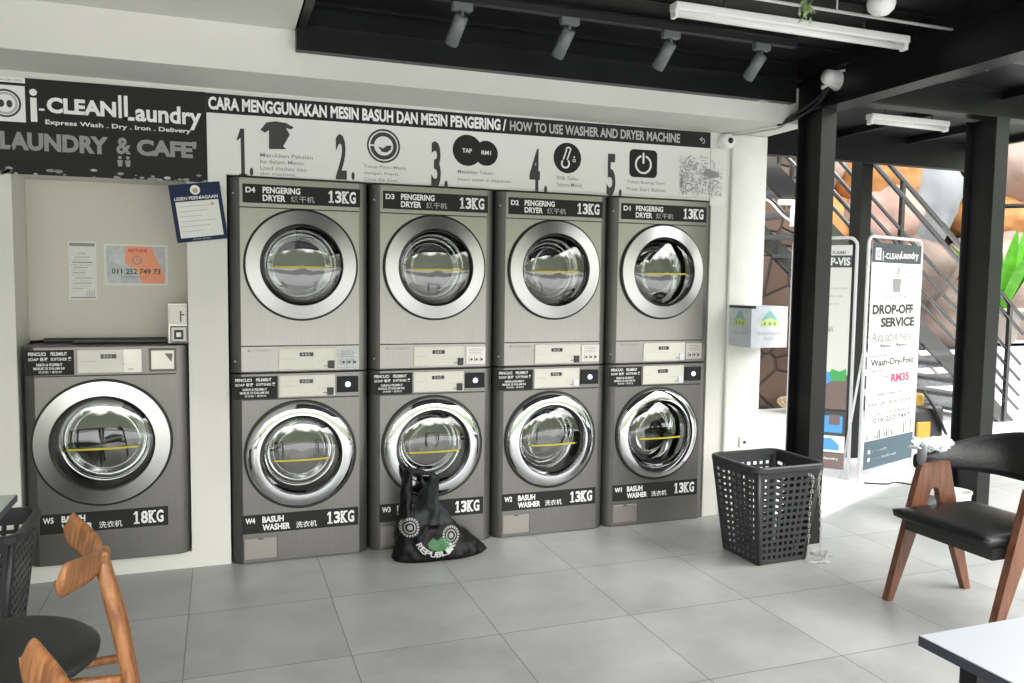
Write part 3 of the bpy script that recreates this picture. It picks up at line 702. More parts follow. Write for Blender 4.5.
b = MB(); b.add([(-.02,-.045,.03),(.075,-.055,.052),(.075,.055,.052),(-.02,.045,.03),(-.02,-.045,.04),(.075,-.055,.062),(.075,.055,.062),(-.02,.045,.04)], [(0,1,2,3),(4,7,6,5),(0,4,5,1),(1,5,6,2),(2,6,7,3),(3,7,4,0)], 'lamp_white'); b.build('hood', root)
b = MB(); b.tube([(-.03, .02, -.02), (-.03, .06, -.03)], .012, 'lamp_white'); b.build('bracket', root)

# ------------------------------------------------------------------ ceiling track and spotlights
b = MB(); b.box(.37, -.875, 2.655, 2.70, -.840, 2.684, 'black_plastic'); tag(b.build('track_rail'), 'black lighting track on the ceiling carrying four spotlights', 'track')
spots = [.955, 1.460, 1.985, 2.500]
sl = ['leftmost of the four black track spotlights', 'second black track spotlight from the left', 'black track spotlight under the left end of the white tube light', 'black track spotlight nearest the post, rightmost of the four']
def spot():
    root = empty('track_spotlight'); b = MB(); b.rbox(-.045, -.018, -.035, .045, .018, 0, 'grey_plastic', .004, 1); b.build('adapter', root)
    b = MB(); b.tube([(0, 0, -.035), (0, .0, -.065)], .009, 'grey_plastic'); b.build('swivel', root)
    b = MB(); a = Vector((-.002, -.010, -.055)); c = Vector((-.030, .070, -.160))
    d = (c-a).normalized(); b.tube([a, a+d*.004, c-d*.004, c, c-d*.01], [.022, .030, .030, .028, .022], 'grey_plastic', 20); lh = b.build('lamp_head', root)
    b = MB(); b.tube([c-d*.012, c-d*.008], .022, 'lamp_white', 20); b.build('lens', lh)
    return root
s0 = spot()
for i, x in enumerate(spots):
    o = s0 if i == 0 else copy_tree(s0); o.location = (x, -.857, 2.655); tag(o, sl[i], 'spotlight', 'track spotlights')

def batten(loc, L, label):
    root = empty('tube_light', loc); tag(root, label, 'tube light', None)
    b = MB(); b.rbox(0, -.030, .022, L, .030, .055, 'lamp_white', .004, 1); b.build('fixture_body', root)
    b = MB(); b.tube([(.02, 0, .012), (L-.02, 0, .008)], .014, 'lamp_white', 14); b.build('tube', root)
    for x in (0, L-.02): b = MB(); b.rbox(x, -.020, -.008, x+.02, .020, .024, 'lamp_white', .003, 1); b.build('end_cap', root)
    for x in (L*.2, L*.8): b = MB(); b.tube([(x, 0, .05), (x, 0, loc_top-loc[2])], .006, 'black_plastic'); b.build('hanger', root)
loc_top = 2.70; batten((1.735, -1.29, 2.565), 1.245, 'long white tube light under the black ceiling right of the spotlights')
loc_top = 2.672; batten((3.66, -.36, 2.448), .62, 'short white tube light under the outer roof between the two black posts')

b = MB(); b.tube([(.37, -1.49, 2.605), (3.04, -1.49, 2.605)], .007, 'cable_white'); b.tube([(.8, -1.49, 2.605), (.8, -1.49, 2.70)], .004, 'cable_white'); b.tube([(2.4, -1.49, 2.605), (2.4, -1.49, 2.70)], .004, 'cable_white')
tag(b.build('conduit_pipe'), 'thin grey conduit running under the ceiling above the tube light', 'pipe')
root = empty('globe_lamp', (2.50, -1.63, 2.70)); tag(root, 'white globe lamp hanging from the black ceiling near the roof beam', 'lamp')
b = MB(); b.lathe([(.001, -.145), (.03, -.138), (.050, -.118), (.056, -.095), (.050, -.07), (.03, -.050), (.018, -.045)], 'lamp_white', 'z', (0, 0, 0), 28); b.build('globe', root)
b = MB(); b.lathe([(.02, -.047), (.02, -.015), (.035, 0)], 'black_plastic', 'z', (0, 0, 0), 20); b.build('holder', root)
b = MB(); random.seed(5)
for k in range(60):
    c = Vector((2.238+random.gauss(0, .015), -1.497+random.gauss(0, .013), 2.602+random.gauss(0, .020)-(k % 15 == 0)*.05)); a = random.random()*6; t = random.uniform(-1, 1)
    d = Vector((math.cos(a), math.sin(a), t)).normalized()*.020; e = d.cross(Vector((0, 0, 1))).normalized()*.007
    b.add([c-d, c+e, c+d, c-e], [(0,1,2,3)], 'leaf_pale')
b.tube([(2.238, -1.49, 2.66), (2.24, -1.495, 2.545)], .003, 'leaf_pale')
tag(b.build('hanging_sprig'), 'small pale green sprig hanging from the ceiling pipe above the tube light', 'plant')

# ------------------------------------------------------------------ laundry baskets
def basket_mesh(parent):
    bw, bd, tw, td, H = .155, .150, .215, .195, .515     # half sizes
    def P(u, v, t):          # t 0 bottom .. 1 top; u,v in -1..1
        return Vector((u*(bw+(tw-bw)*t), v*(bd+(td-bd)*t), .004+t*H))
    def walls():
        b = MB()
        cols, rows = 8, 13
        for side in range(4):
            def S(s, t):
                if side == 0: return P(s, -1, t)
                if side == 1: return P(1, s, t)
                if side == 2: return P(-s, 1, t)
                return P(-1, -s, t)
            # coordinate lines: margin, bars and holes
            m0 = .17; us = [-1, -1+m0]; hole = []
            n = cols if side % 2 == 0 else cols-1
            step_ = (2-2*m0)/n
            for i in range(n): us += [-1+m0+step_*(i+.60), -1+m0+step_*(i+1)] if i < n-1 else [-1+m0+step_*(i+.999)]
            us.append(1)
            ts = [0, .05]; st = (.93-.05)/rows
            for j in range(rows): ts += [.05+st*(j+.55), .05+st*(j+1)]
            ts.append(1)
            th = .0035
            nor = {0: Vector((0, -1, 0)), 1: Vector((1, 0, 0)), 2: Vector((0, 1, 0)), 3: Vector((-1, 0, 0))}[side]
            idx = {}
            vs = []; fs = []
            for j, t in enumerate(ts):
                for i, u in enumerate(us):
                    vs.append(S(u, t)); vs.append(S(u, t)-nor*th*1.5)
            ni = len(us)
            def V(i, j, k): return 2*(j*ni+i)+k
            solid = lambda i, j: not (0 < i < ni-2+0 and i % 2 == 1 and 0 < j < len(ts)-2 and j % 2 == 1)
            inr = lambda i, j: 0 <= i < ni-1 and 0 <= j < len(ts)-1
            for j in range(len(ts)-1):
                for i in range(ni-1):
                    if not solid(i, j): continue
                    fs += [(V(i,j,0), V(i+1,j,0), V(i+1,j+1,0), V(i,j+1,0)), (V(i,j,1), V(i,j+1,1), V(i+1,j+1,1), V(i+1,j,1))]
                    for (di, dj, a, c) in ((-1,0,(i,j),(i,j+1)), (1,0,(i+1,j),(i+1,j+1)), (0,-1,(i,j),(i+1,j)), (0,1,(i,j+1),(i+1,j+1))):
                        if not inr(i+di, j+dj) or not solid(i+di, j+dj): fs.append((V(*a,0), V(*c,0), V(*c,1), V(*a,1)))
            b.add(vs, fs, 'basket')
        # rounded corner posts
        for su, sv in ((-1,-1), (1,-1), (1,1), (-1,1)):
            a = P(su, sv, 0)*1; c = P(su, sv, 1)
            a -= Vector((su*.012, sv*.012, 0)); c -= Vector((su*.012, sv*.012, 0))
            b.tube([a, c], .015, 'basket', 12)
        return b
    walls().build('basket_wall', parent)
    b = MB(); b.rbox(-bw+.004, -bd+.004, 0, bw-.004, bd-.004, .016, 'basket', .006, 1)
    b.build('base', parent)
    b = MB(); o = .020; R = .05; z0 = .505; z1 = .532
    def loop(ex, z): 
        w, d = tw+ex, td+ex; r = R+ex
        return [(x, y, z) for cx_, cy_, a0 in ((w-r, d-r, 0), (-(w-r), d-r, PI/2), (-(w-r), -(d-r), PI), (w-r, -(d-r), 1.5*PI)) for x, y in arc(cx_, cy_, r, a0, a0+PI/2, 6)]
    rings = [loop(-.010, z0-.004), loop(-.008, z1-.004), loop(-.002, z1), loop(o-.006, z1), loop(o, z1-.006), loop(o, z0), loop(o-.004, z0-.003), loop(.002, z0)]
    n = len(rings[0]); vs = [p for r in rings for p in r]
    b.add(vs, [(i*n+k, i*n+(k+1) % n, ((i+1) % len(rings))*n+(k+1) % n, ((i+1) % len(rings))*n+k) for i in range(len(rings)) for k in range(n)], 'basket')
    b.build('rim', parent)
bk = empty('laundry_basket', (2.725, -.720, 0), .03); tag(bk, 'dark grey plastic laundry basket standing by the black post, metal chain hanging on it', 'laundry basket', 'laundry baskets')
basket_mesh(bk)
bk2 = copy_tree(bk); bk2.location = (-.955, -.835, 0); bk2.rotation_euler = (0, 0, 0)
tag(bk2, 'dark grey laundry basket at the left edge, in front of the large 18KG washer', 'laundry basket', 'laundry baskets')
# chain
b = MB()
def chain(path, r=.0032, step_=.016):
    P = smooth_path(path, 10); acc = 0; last = P[0]; k = 0
    for p in P[1:]:
        acc += (p-last).length
        if acc >= step_:
            d = (p-last).normalized(); a = d.orthogonal().normalized()
            if k % 2: a = d.cross(a)
            pts = [p+d*math.cos(t)*.011+a*math.sin(t)*.0055 for t in [q*PI/4 for q in range(9)]]
            b.tube(pts, r*.7, 'chain_metal', 5, False); k += 1; acc = 0
        last = p
chain([(2.82, -.927, .49), (2.835, -.955, .47), (2.845, -.945, .44), (2.84, -.935, .30), (2.845, -.93, .15), (2.85, -.925, .02), (2.87, -.93, .008), (2.96, -.95, .008)])
tag(b.build('metal_chain'), 'thin metal chain hanging down the front face of the grey basket beside the post', 'chain', 'chains on the basket'); b = MB()
chain([(2.92, -.93, .48), (2.90, -.925, .45), (2.93, -.915, .25), (2.95, -.91, .02), (3.02, -.87, .008), (3.08, -.80, .008), (3.02, -.78, .008), (2.98, -.82, .008), (3.06, -.88, .008)])
tag(b.build('metal_chain'), 'thin metal chain ending in a loose loop on the floor between basket and post', 'chain', 'chains on the basket')

# ------------------------------------------------------------------ black shopping bag by washer W3
from mathutils import Vector as V3
bagm = MB()
ZS = [0, .015, .05, .10, .16, .22, .265]
prof = [(-.790, 1.270, .115), (-.785, 1.310, .125), (-.788, 1.270, .120), (-.800, 1.200, .105), (-.812, 1.140, .090), (-.822, 1.095, .075), (-.830, 1.060, .055)]
rings = []
for z, (a, c, dpt) in zip(ZS, prof):
    a = abs(a); cx_ = (a+c)/2; w = (c-a)/2; ring = []
    for k in range(48):
        t = 2*PI*k/48; ct, st = math.cos(t), math.sin(t)
        px = cx_+w*math.copysign(abs(ct)**.75, ct); py = -.185+dpt*math.copysign(abs(st)**.8, st)
        ring.append((px, py, z))
    rings += ring
n = 48
bagm.add(rings, [(i*n+k, i*n+(k+1) % n, (i+1)*n+(k+1) % n, (i+1)*n+k) for i in range(6) for k in range(n)]+[tuple(range(n-1, -1, -1)), tuple(6*n+k for k in range(n))], 'bag_black', True)
def lobe(pts, rs, fl): bagm.tube(smooth_path(pts, 5), [rs[min(len(rs)-1, i//5)]+(rs[min(len(rs)-1, i//5+1)]-rs[min(len(rs)-1, i//5)])*(i % 5)/5 for i in range((len(pts)-1)*5+1)], 'bag_black', 12, True, fl)
lobe([(.865, -.175, .19), (.868, -.165, .30), (.872, -.150, .40), (.885, -.135, .455)], [.085, .075, .062, .040], .5)
lobe([(.965, -.190, .18), (.985, -.180, .28), (1.020, -.160, .37), (1.035, -.145, .425)], [.110, .090, .060, .036], .5)
lobe([(.880, -.140, .450), (.93, -.125, .445), (.985, -.13, .440), (1.030, -.145, .425)], [.030, .024, .024, .030], .5)
lobe([(.955, -.125, .44), (.965, -.14, .39), (.985, -.160, .34)], [.012, .012, .014], .6)
bag = bagm.build('shopping_bag')
bpy.context.view_layer.update()
md = bag.modifiers.new('r', 'REMESH'); md.mode = 'VOXEL'; md.voxel_size = .0095
dg = bpy.context.evaluated_depsgraph_get(); me = bpy.data.meshes.new_from_object(bag.evaluated_get(dg)); bag.modifiers.clear(); bag.data = me
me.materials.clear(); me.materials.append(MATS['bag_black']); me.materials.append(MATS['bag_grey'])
bm = bmesh.new(); bm.from_mesh(me)
for _ in range(2): bmesh.ops.smooth_vert(bm, verts=bm.verts, factor=.5, use_axis_x=True, use_axis_y=True, use_axis_z=True)
bm.normal_update()
for v in bm.verts:
    p = v.co; q = Vector((p.x*9+p.z*3, p.y*9, p.z*4.5)); h = noise.fractal(q, .8, 2., 3)*.017
    rd = abs(noise.noise(Vector((p.x*14-p.z*9, p.y*10, p.z*5+3))))
    h += (.5-rd)*.014-.004
    if p.z < .012: h *= .2
    v.co += v.normal*h
    v.co.z = max(.002, v.co.z)
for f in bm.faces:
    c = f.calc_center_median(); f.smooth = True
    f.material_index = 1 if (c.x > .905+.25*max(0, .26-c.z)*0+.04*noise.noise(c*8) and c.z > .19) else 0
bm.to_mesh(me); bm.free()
tag(bag, 'crumpled black carrier bag with white round logos on the floor against washer W3', 'bag')
def onbag(mb, name, label):
    # press a flat print onto the bag's front, following its folds
    o = mb.build(name, bag)
    bpy.context.view_layer.update()
    from mathutils.bvhtree import BVHTree
    bmx = bmesh.new(); bmx.from_mesh(o.data); bmesh.ops.triangulate(bmx, faces=bmx.faces)
    for _ in range(3):
        le = [e for e in bmx.edges if e.calc_length() > .012]
        if not le: break
        bmesh.ops.subdivide_edges(bmx, edges=le, cuts=1); bmesh.ops.triangulate(bmx, faces=bmx.faces)
    t = BVHTree.FromPolygons([v.co for v in bag.data.vertices], [tuple(p.vertices) for p in bag.data.polygons])
    for v in bmx.verts:
        h = t.ray_cast(Vector((v.co.x, -1, v.co.z)), Vector((0, 1, 0)))
        v.co.y = (h[0].y if h[0] else -.25)-.0025
    bmx.to_mesh(o.data); bmx.free(); o['label'] = label
def bagmap(cx_, cz_, s, ang=0):
    return lambda x, z: (cx_+s*(x*math.cos(ang)-z*math.sin(ang)), -.5, cz_+s*(x*math.sin(ang)+z*math.cos(ang)))
for cx_, cz_, s in ((.868, .185, .050), (1.085, .128, .048)):
    mb = MB()
    for k in range(20):
        a = 2*PI*k/20; mb.add([(cx_+s*r_*math.cos(a+da), -.5, cz_+s*r_*math.sin(a+da)) for r_, da in ((.74, -.11), (1., -.11), (1., .11), (.74, .11))], [(0,1,2,3)], 'print_grey')
    mb.ringd(cx_, -.5, cz_, s*.46, s*.60, 'print_dim', 28); mb.disc(cx_, -.5, cz_, s*.28, 'print_dim', 16)
    onbag(mb, 'round_logo', 'white round washer logo')
mb = MB(); word = 'REPUBLIK'
for k, ch in enumerate(word):
    a = -PI*.86+k*(PI*.66/7); c_, s_ = math.cos(a), math.sin(a); R_ = .100; T = Matrix.Translation((1.005+R_*c_, 0, .128+R_*.85*s_)) @ Matrix.Rotation(-(a+PI/2), 4, 'Y')
    mb.T = T; mb.text(ch, -.015, -.015, .015, .015, -.5, 'print_mid', .03)
mb.T = None; onbag(mb, 'arched_lettering', 'white arched lettering')
mb = MB(); mb.poly([(.955, .10), (.985, .125), (1.01, .11), (1.035, .13), (1.075, .115), (1.085, .08), (1.06, .065), (1.02, .055), (.985, .065), (.96, .08)], -.5, 'print_dark_green'); onbag(mb, 'green_print', 'green blot print')

# ------------------------------------------------------------------ wooden armchair on the right
def a_chair(name):
    root = empty(name)
    for k, y in enumerate((.0, -.53)):
        b = MB()
        pts = [(-.04, 0), (-.004, 0), (.188, .475)]+[(.22+.032*math.cos(a), .478+.045*math.sin(a)) for a in (PI*.95, PI*.75, PI*.5, PI*.25, PI*.05)]+[(.252, .475), (.444, 0), (.48, 0), (.305, .640), (.135, .640)]
        def V(p, yy): return (p[0], yy, p[1])
        n = len(pts)
        # split into two leg halves so the faces stay simple
        L_ = [pts[0], pts[1], pts[2], pts[3], pts[4], pts[5], (.22, .64), pts[-1]]
        R_ = [pts[5], pts[6], pts[7], pts[8], pts[9], pts[10], pts[11], (.22, .64)]
        for q in (L_, R_): b.prism(q, 'y', y-.016, y+.016, 'wood_brown')
        o = b.build('side_frame', root)
    b = MB()      # seat cushion
    nx, ny = 14, 14; top = []; bot = []
    for i in range(nx+1):
        for j in range(ny+1):
            u = i/nx; v = j/ny; x = -.038+.478*u; y = -.02-.49*v
            e = min(1, 6*min(u, 1-u)+.0)*min(1, 6*min(v, 1-v)); sag = .016*math.sin(PI*u)*math.sin(PI*v)
            tx = x-(.020 if u == 0 else 0)*math.sin(PI*v)
            top.append((tx, y, .440+.018*e**.5+.014*(1-u)*0-sag*.0+sag*.5)); bot.append((tx+.01*(1-u), y, .408-.012*e**.5))
    I = lambda i, j: i*(ny+1)+j; N0 = len(top)
    fs = [(I(i,j), I(i+1,j), I(i+1,j+1), I(i,j+1)) for i in range(nx) for j in range(ny)]+[(N0+I(i,j), N0+I(i,j+1), N0+I(i+1,j+1), N0+I(i+1,j)) for i in range(nx) for j in range(ny)]
    rim = [(i, 0) for i in range(nx)]+[(nx, j) for j in range(ny)]+[(i, ny) for i in range(nx, 0, -1)]+[(0, j) for j in range(ny, 0, -1)]
    for k in range(len(rim)):
        a, c = rim[k], rim[(k+1) % len(rim)]; fs.append((I(*a), I(*c), N0+I(*c), N0+I(*a)))
    b.add(top+bot, fs, 'leather', True); b.build('seat', root)
    b = MB(); b.box(.02, -.49, .345, .40, -.04, .395, 'black_plastic'); b.build('seat_rail', root)
    # wrap-around back
    path = smooth_path([(.13, .02, 0), (.24, .035, 0), (.40, .0, 0), (.54, -.10, 0), (.585, -.265, 0), (.54, -.43, 0), (.40, -.53, 0), (.24, -.565, 0), (.13, -.55, 0)], 6)
    n = len(path); b = MB(); vs = []; seg = 10
    for i, p in enumerate(path):
        t = i/(n-1); s_ = math.sin(PI*t); s2 = s_**2.6
        zb = .610-.045*s2; zt = .678+.122*s2; th = .014+.006*s_
        tan = (path[min(i+1, n-1)]-path[max(i-1, 0)]).normalized(); nn = Vector((-tan.y, tan.x, 0))
        for k in range(seg):
            a = 2*PI*k/seg; cz_ = (zb+zt)/2; hz = (zt-zb)/2
            q = p+nn*(th*math.copysign(abs(math.cos(a))**.7, math.cos(a))+.03*s_*(math.sin(a)))
            vs.append((q.x, q.y, cz_+hz*math.copysign(abs(math.sin(a))**.8, math.sin(a))))
    b.add(vs, [(i*seg+k, i*seg+(k+1) % seg, (i+1)*seg+(k+1) % seg, (i+1)*seg+k) for i in range(n-1) for k in range(seg)]+[tuple(range(seg)), tuple((n-1)*seg+k for k in range(seg))], 'leather', True)
    b.build('backrest', root)
    return root
ch = a_chair('armchair'); ch.location = (2.895, -1.44, 0); ch.rotation_euler = (0, 0, 0)
tag(ch, 'walnut armchair with black leather seat and wrap-round back, plastic bag on its arm', 'chair')
b = MB(); random.seed(2)
bm = bmesh.new(); bmesh.ops.create_icosphere(bm, subdivisions=4, radius=1)
for v in bm.verts:
    p = v.co.copy(); h = 1+.28*noise.fractal(p*2.2, .8, 2., 3)
    v.co = Vector((p.x*.115*h, p.y*.055*h, p.z*.030*h+.02*noise.noise(p*3)))
bm.verts.index_update(); mat('plastic_film', (.62,.65,.68), .25, noise_amt=.2, noise_scale=30)
b.add([v.co for v in bm.verts], [tuple(v.index for v in f.verts) for f in bm.faces], 'plastic_film'); bm.free()
b.tube(smooth_path([(-.075, -.02, 0), (-.100, -.035, -.02), (-.105, -.035, -.05), (-.10, -.03, -.085)], 5), [.022]*10+[.021, .020, .018, .016, .012, .008], 'grey_plastic', 8, True, .4)
o = b.build('plastic_bag'); o.location = (3.105, -1.44, .722); tag(o, 'crumpled clear plastic bag lying on the arm of the walnut armchair', 'plastic bag')

# leg of a second armchair, mostly outside the frame
# ------------------------------------------------------------------ tables
def table(loc, w, d, topm, edgem, label):
    root = empty('cafe_table', loc); tag(root, label, 'table')
    b = MB(); b.box(0, -d, .708, w, 0, .7285, edgem); b.box(.002, -d+.002, .7285, w-.002, -.002, .7305, topm); b.build('table_top', root)
    for x, y in ((.075, -.075), (w-.075, -.075), (.075, -d+.075), (w-.075, -d+.075)):
        b = MB(); b.box(x-.02, y-.02, 0, x+.02, y+.02, .708, 'black_steel'); b.build('leg', root)
table((1.322, -3.040, 0), .75, .60, 'table_white', 'table_edge', 'white topped cafe table with a black edge in the bottom right corner')
table((-1.385, -1.24, 0), .70, .60, 'table_grey', 'table_edge', 'grey topped table at the left edge beside the laundry basket')

# ------------------------------------------------------------------ wooden chairs on the left
def w_chair():
    root = empty('dining_chair')
    b = MB(); prof_ = [(.001, .478), (.10, .477), (.19, .474), (.232, .466), (.247, .452), (.245, .436), (.22, .428), (.001, .426)]
    b.lathe(prof_, 'seat_black', 'z', (0, 0, 0), 48); s = b.build('seat', root); s.scale = (1.10, 1.08, 1); s.location = (.03, .03, 0)
    b = MB(); b.lathe([(.17, .395), (.205, .395), (.205, .427), (.17, .427)], 'wood_orange', 'z', (0, 0, 0), 40, False, True); b.build('seat_frame', root)
    # bow backrest: tapered horn-shaped band open towards the seat
    path = smooth_path([(.222, .245, 0), (.238, .205, 0), (.270, .130, 0), (.294, .055, 0), (.300, .0, 0), (.294, -.055, 0), (.270, -.130, 0), (.238, -.205, 0), (.222, -.245, 0)], 16)
    dense = path; ss = [-1+.22*(1-math.cos(q*PI/2/8)) for q in range(8)]; mid = [-.78+1.56*q/26 for q in range(27)]; ss = ss+mid+[-v for v in reversed(ss)]
    def at(v):
        x_ = (v+1)/2*(len(dense)-1); k_ = min(int(x_), len(dense)-2); return dense[k_].lerp(dense[k_+1], x_-k_)
    path = [at(v) for v in ss]
    n = len(path); b = MB(); vs = []; seg = 12
    for i, p in enumerate(path):
        t = abs(ss[i]); e_ = max(0, (t-.78)/.22); hz = .047*math.sqrt(max(0, 1-e_*e_))*(1-.22*(1-t))+.0008; cz_ = .684+.046*t
        tan = (path[min(i+1, n-1)]-path[max(i-1, 0)]).normalized(); nn = Vector((tan.y, -tan.x, 0))
        for k in range(seg):
            a = 2*PI*k/seg; sg = math.sin(a)
            q = p+nn*(.009*math.copysign(abs(math.cos(a))**.6, math.cos(a)))-nn*(.009*sg)
            vs.append((q.x, q.y, cz_+hz*math.copysign(abs(sg)**.8, sg)))
    b.add(vs, [(i*seg+k, i*seg+(k+1) % seg, (i+1)*seg+(k+1) % seg, (i+1)*seg+k) for i in range(n-1) for k in range(seg)]+[tuple(range(seg)), tuple((n-1)*seg+k for k in range(seg))], 'wood_orange', True)
    b.build('backrest', root)
    for sy in (-1, 1):
        b = MB(); P = smooth_path([(.314, sy*.020, .690), (.322, sy*.032, .63), (.350, sy*.055, .50), (.378, sy*.085, .33), (.430, sy*.150, .0)], 6)
        r = [.015+.007*math.sin(PI*min(1, k/(len(P)-1)*1.15)) for k in range(len(P))]; b.tube(P, r, 'wood_orange', 10, True, .8)
        b.build('rear_leg', root)
        b = MB(); b.tube([(-.15, sy*.15, .41), (-.21, sy*.20, 0)], [.02, .014], 'wood_orange', 12); b.build('front_leg', root)
        b = MB(); b.tube([(.18, sy*.05, .385), (.366, sy*.070, .375)], .013, 'wood_orange', 10); b.build('seat_support', root)
    b = MB(); b.rbox(.296, -.032, .636, .330, .032, .722, 'wood_orange', .012, 3); b.build('back_joint', root)
    return root
c1 = w_chair(); c1.location = (-.660, -1.93, 0); c1.rotation_euler = (0, 0, .12)
tag(c1, 'wooden dining chair with horn-shaped back and round black seat, facing the left basket', 'chair', 'horn backed wooden chairs')
c2 = copy_tree(c1); c2.location = (-.590, -2.83, 0)
tag(c2, 'second wooden horn backed chair, nearly cut off by the bottom left corner', 'chair', 'horn backed wooden chairs')

# ------------------------------------------------------------------ banner stands outside
def stand(loc, rz, w, h, label, art, lean=0):
    root = empty('banner_stand', loc, rz); root.rotation_euler = (lean, 0, rz); tag(root, label, 'banner stand', 'roll banners outside')
    b = MB(); r = .012; R = .06
    pts = [(0, 0, .0), (0, 0, h-R)]+[(R-R*math.cos(a), 0, h-R+R*math.sin(a)) for a in (PI/8, PI/4, 3*PI/8, PI/2)]+[(w-R+R*math.sin(a), 0, h-R+R*math.cos(a)) for a in (0, PI/8, PI/4, 3*PI/8, PI/2)]+[(w, 0, 0)]
    b.tube(pts, r, 'tube_white', 10)
    b.build('frame', root)
    for xx in (0, w): b = MB(); b.tube([(xx, 0, h*.55), (xx, .14, 0)], r*.8, 'tube_white', 8); b.build('rear_strut', root)
    art(root, w, h)
def art_drop(root, w, h):
    x0, x1, z0, z1 = .030, w-.035, .085, h-.045; W = x1-x0; H = z1-z0
    b = MB(); b.box(x0, -.014, z0, x1, -.012, z1, 'paper'); y = -.0148
    X = lambda u: x0+W*u
    Z = lambda v: z1-H*v
    b.rect(X(0), Z(.085), X(1), Z(0), y, 'sign_dark'); b.rect(X(.0), Z(1), X(1), Z(.875), y, 'footer_slate')
    b.rect(X(0.06), Z(.075), X(.17), Z(.022), y-.0006, 'print_white'); b.ringd(X(.115), y-.0012, Z(.048), .018, .026, 'sign_dark')
    b.rect(X(.20), Z(.078), X(.215), Z(.035), y-.0006, 'print_white'); b.text('-CLEAN', X(.235), Z(.068), X(.56), Z(.042), y-.0006, 'print_white', .03); b.text('Laundry', X(.57), Z(.072), X(.94), Z(.030), y-.0006, 'print_white', .03)
    def T(t, u0, v0, u1, v1, m='print_black', bd=.02): b.text(t, X(u0), Z(v1), X(u1), Z(v0), y, m, bd)
    b.poly([(X(.42), Z(.155)), (X(.60), Z(.155)), (X(.585), Z(.215)), (X(.44), Z(.215))], y, 'print_grey'); b.text('?', X(.50), Z(.15), X(.56), Z(.105), y, 'print_grey', .03)
    for k in range(5): b.poly([(X(.66), Z(.125+.028*k)), (X(.92), Z(.100+.028*k)), (X(.92), Z(.104+.028*k)), (X(.66), Z(.129+.028*k))], y, 'print_grey')
    T('Laundry', .30, .222, .72, .250, 'print_grey', .01); T('DROP-OFF', .05, .270, .88, .314, 'print_black', .05); T('SERVICE', .22, .328, .92, .372, 'print_black', .05)
    T('Available here', .06, .390, .88, .437, 'print_grey', .02); T('9am - 9pm', .22, .447, .76, .467, 'print_black', .03)
    T('We do all your', .02, .492, .40, .505, 'print_black'); T('Wash-Dry-Fold', .06, .513, .94, .552, 'print_black', .03); T('(min 5kg)', .06, .560, .32, .572, 'print_black')
    T('from', .32, .590, .42, .600, 'print_black'); T('only', .32, .612, .42, .622, 'print_black'); T('RM35', .48, .585, .86, .625, 'print_red', .05)
    T('OPEN EVERYDAY', .18, .668, .76, .680, 'print_black'); T('WASH . DRY . IRON . DELIVERY', .03, .706, .97, .722, 'print_black', .02)
    T('CALL US FOR PICK UP', .18, .752, .92, .768, 'print_black', .02); T('016-252 7497', .16, .776, .92, .800, 'print_black', .02); b.ringd(X(.08), y, Z(.79), .018, .024, 'print_grey')
    random.seed(8)
    for k in range(26):
        hh = .012+random.random()*.055+(.03 if k in (12, 17) else 0); b.rect(X(.04+k*.0355), Z(.872), X(.04+k*.0355+.022), Z(.872-hh), y, random.choice(['print_grey', 'print_black', 'print_grey']))
    for k, t in enumerate(('icleanlaundry', 'iclean_laundrycafe')):
        b.disc(X(.10), y-.0006, Z(.925+.035*k), .016, 'print_white', 14); T(t, .16, .916+.035*k, .46+.2*k, .934+.035*k, 'print_white', .02)
    b.v = [(v[0], v[1]-(.0006 if i >= 0 else 0)*0, v[2]) for i, v in enumerate(b.v)]
    b.build('poster', root)
def art_vip(root, w, h):
    x0, x1, z0, z1 = .030, w-.03, .075, h-.055; W = x1-x0; H = z1-z0
    b = MB(); b.box(x0, -.014, z0, x1, -.012, z1, 'paper'); y = -.0148
    X = lambda u: x0+W*u
    Z = lambda v: z1-H*v
    def T(t, u0, v0, u1, v1, m='print_grey', bd=.01): b.text(t, X(u0), Z(v1), X(u1), Z(v0), y-.0006, m, bd)
    T('SERTAI KAMI', .30, .025, .88, .040, 'print_grey', .02); b.rect(X(0), Z(.098), X(1), Z(.045), y, 'sign_dark'); T('VIP-VIS', .46, .054, .97, .090, 'print_white', .04)
    for k, wd in enumerate((.55, .95, .85, .80, .6)): T('cuci dan kering dengan mudah', .30, .150+.034*k, wd, .164+.034*k, 'print_mid', 0)
    T('RM50', .30, .325, .62, .350, 'print_mid', .03); T('PERCUMA', .30, .358, .72, .385, 'print_mid', .03)
    b.rect(X(0), Z(.74), X(1), Z(.575), y, 'print_brown'); b.rect(X(0), Z(.93), X(1), Z(.73), y, 'sign_dark')
    b.poly([(X(0), Z(.62)), (X(0), Z(.57)), (X(.5), Z(.555)), (X(.78), Z(.57)), (X(.74), Z(.60)), (X(.5), Z(.64)), (X(.4), Z(.70)), (X(0), Z(.74))], y-.0006, 'print_blue')
    b.poly([(X(.66), Z(.57)), (X(.72), Z(.55)), (X(.86), Z(.56)), (X(.98), Z(.545)), (X(.98), Z(.60)), (X(.74), Z(.605))], y-.0008, 'print_green')
    b.rect(X(0), Z(.835), X(.95), Z(.76), y-.0006, 'print_blue'); b.rect(X(.70), Z(.80), X(.90), Z(.755), y-.0009, 'print_brown')
    b.rect(X(.0), Z(.925), X(1), Z(.85), y-.0006, 'print_white'); b.poly([(X(.3), Z(.915)), (X(.35), Z(.87)), (X(.75), Z(.86)), (X(.9), Z(.89)), (X(.9), Z(.915))], y-.0009, 'print_blue')
    b.rect(X(0), Z(1), X(1), Z(.93), y, 'print_brown'); T('www.icleanlaundry', .25, .948, .90, .962, 'print_white', .02); T('vip member', .25, .972, .60, .984, 'print_white', .02)
    b.build('poster', root)
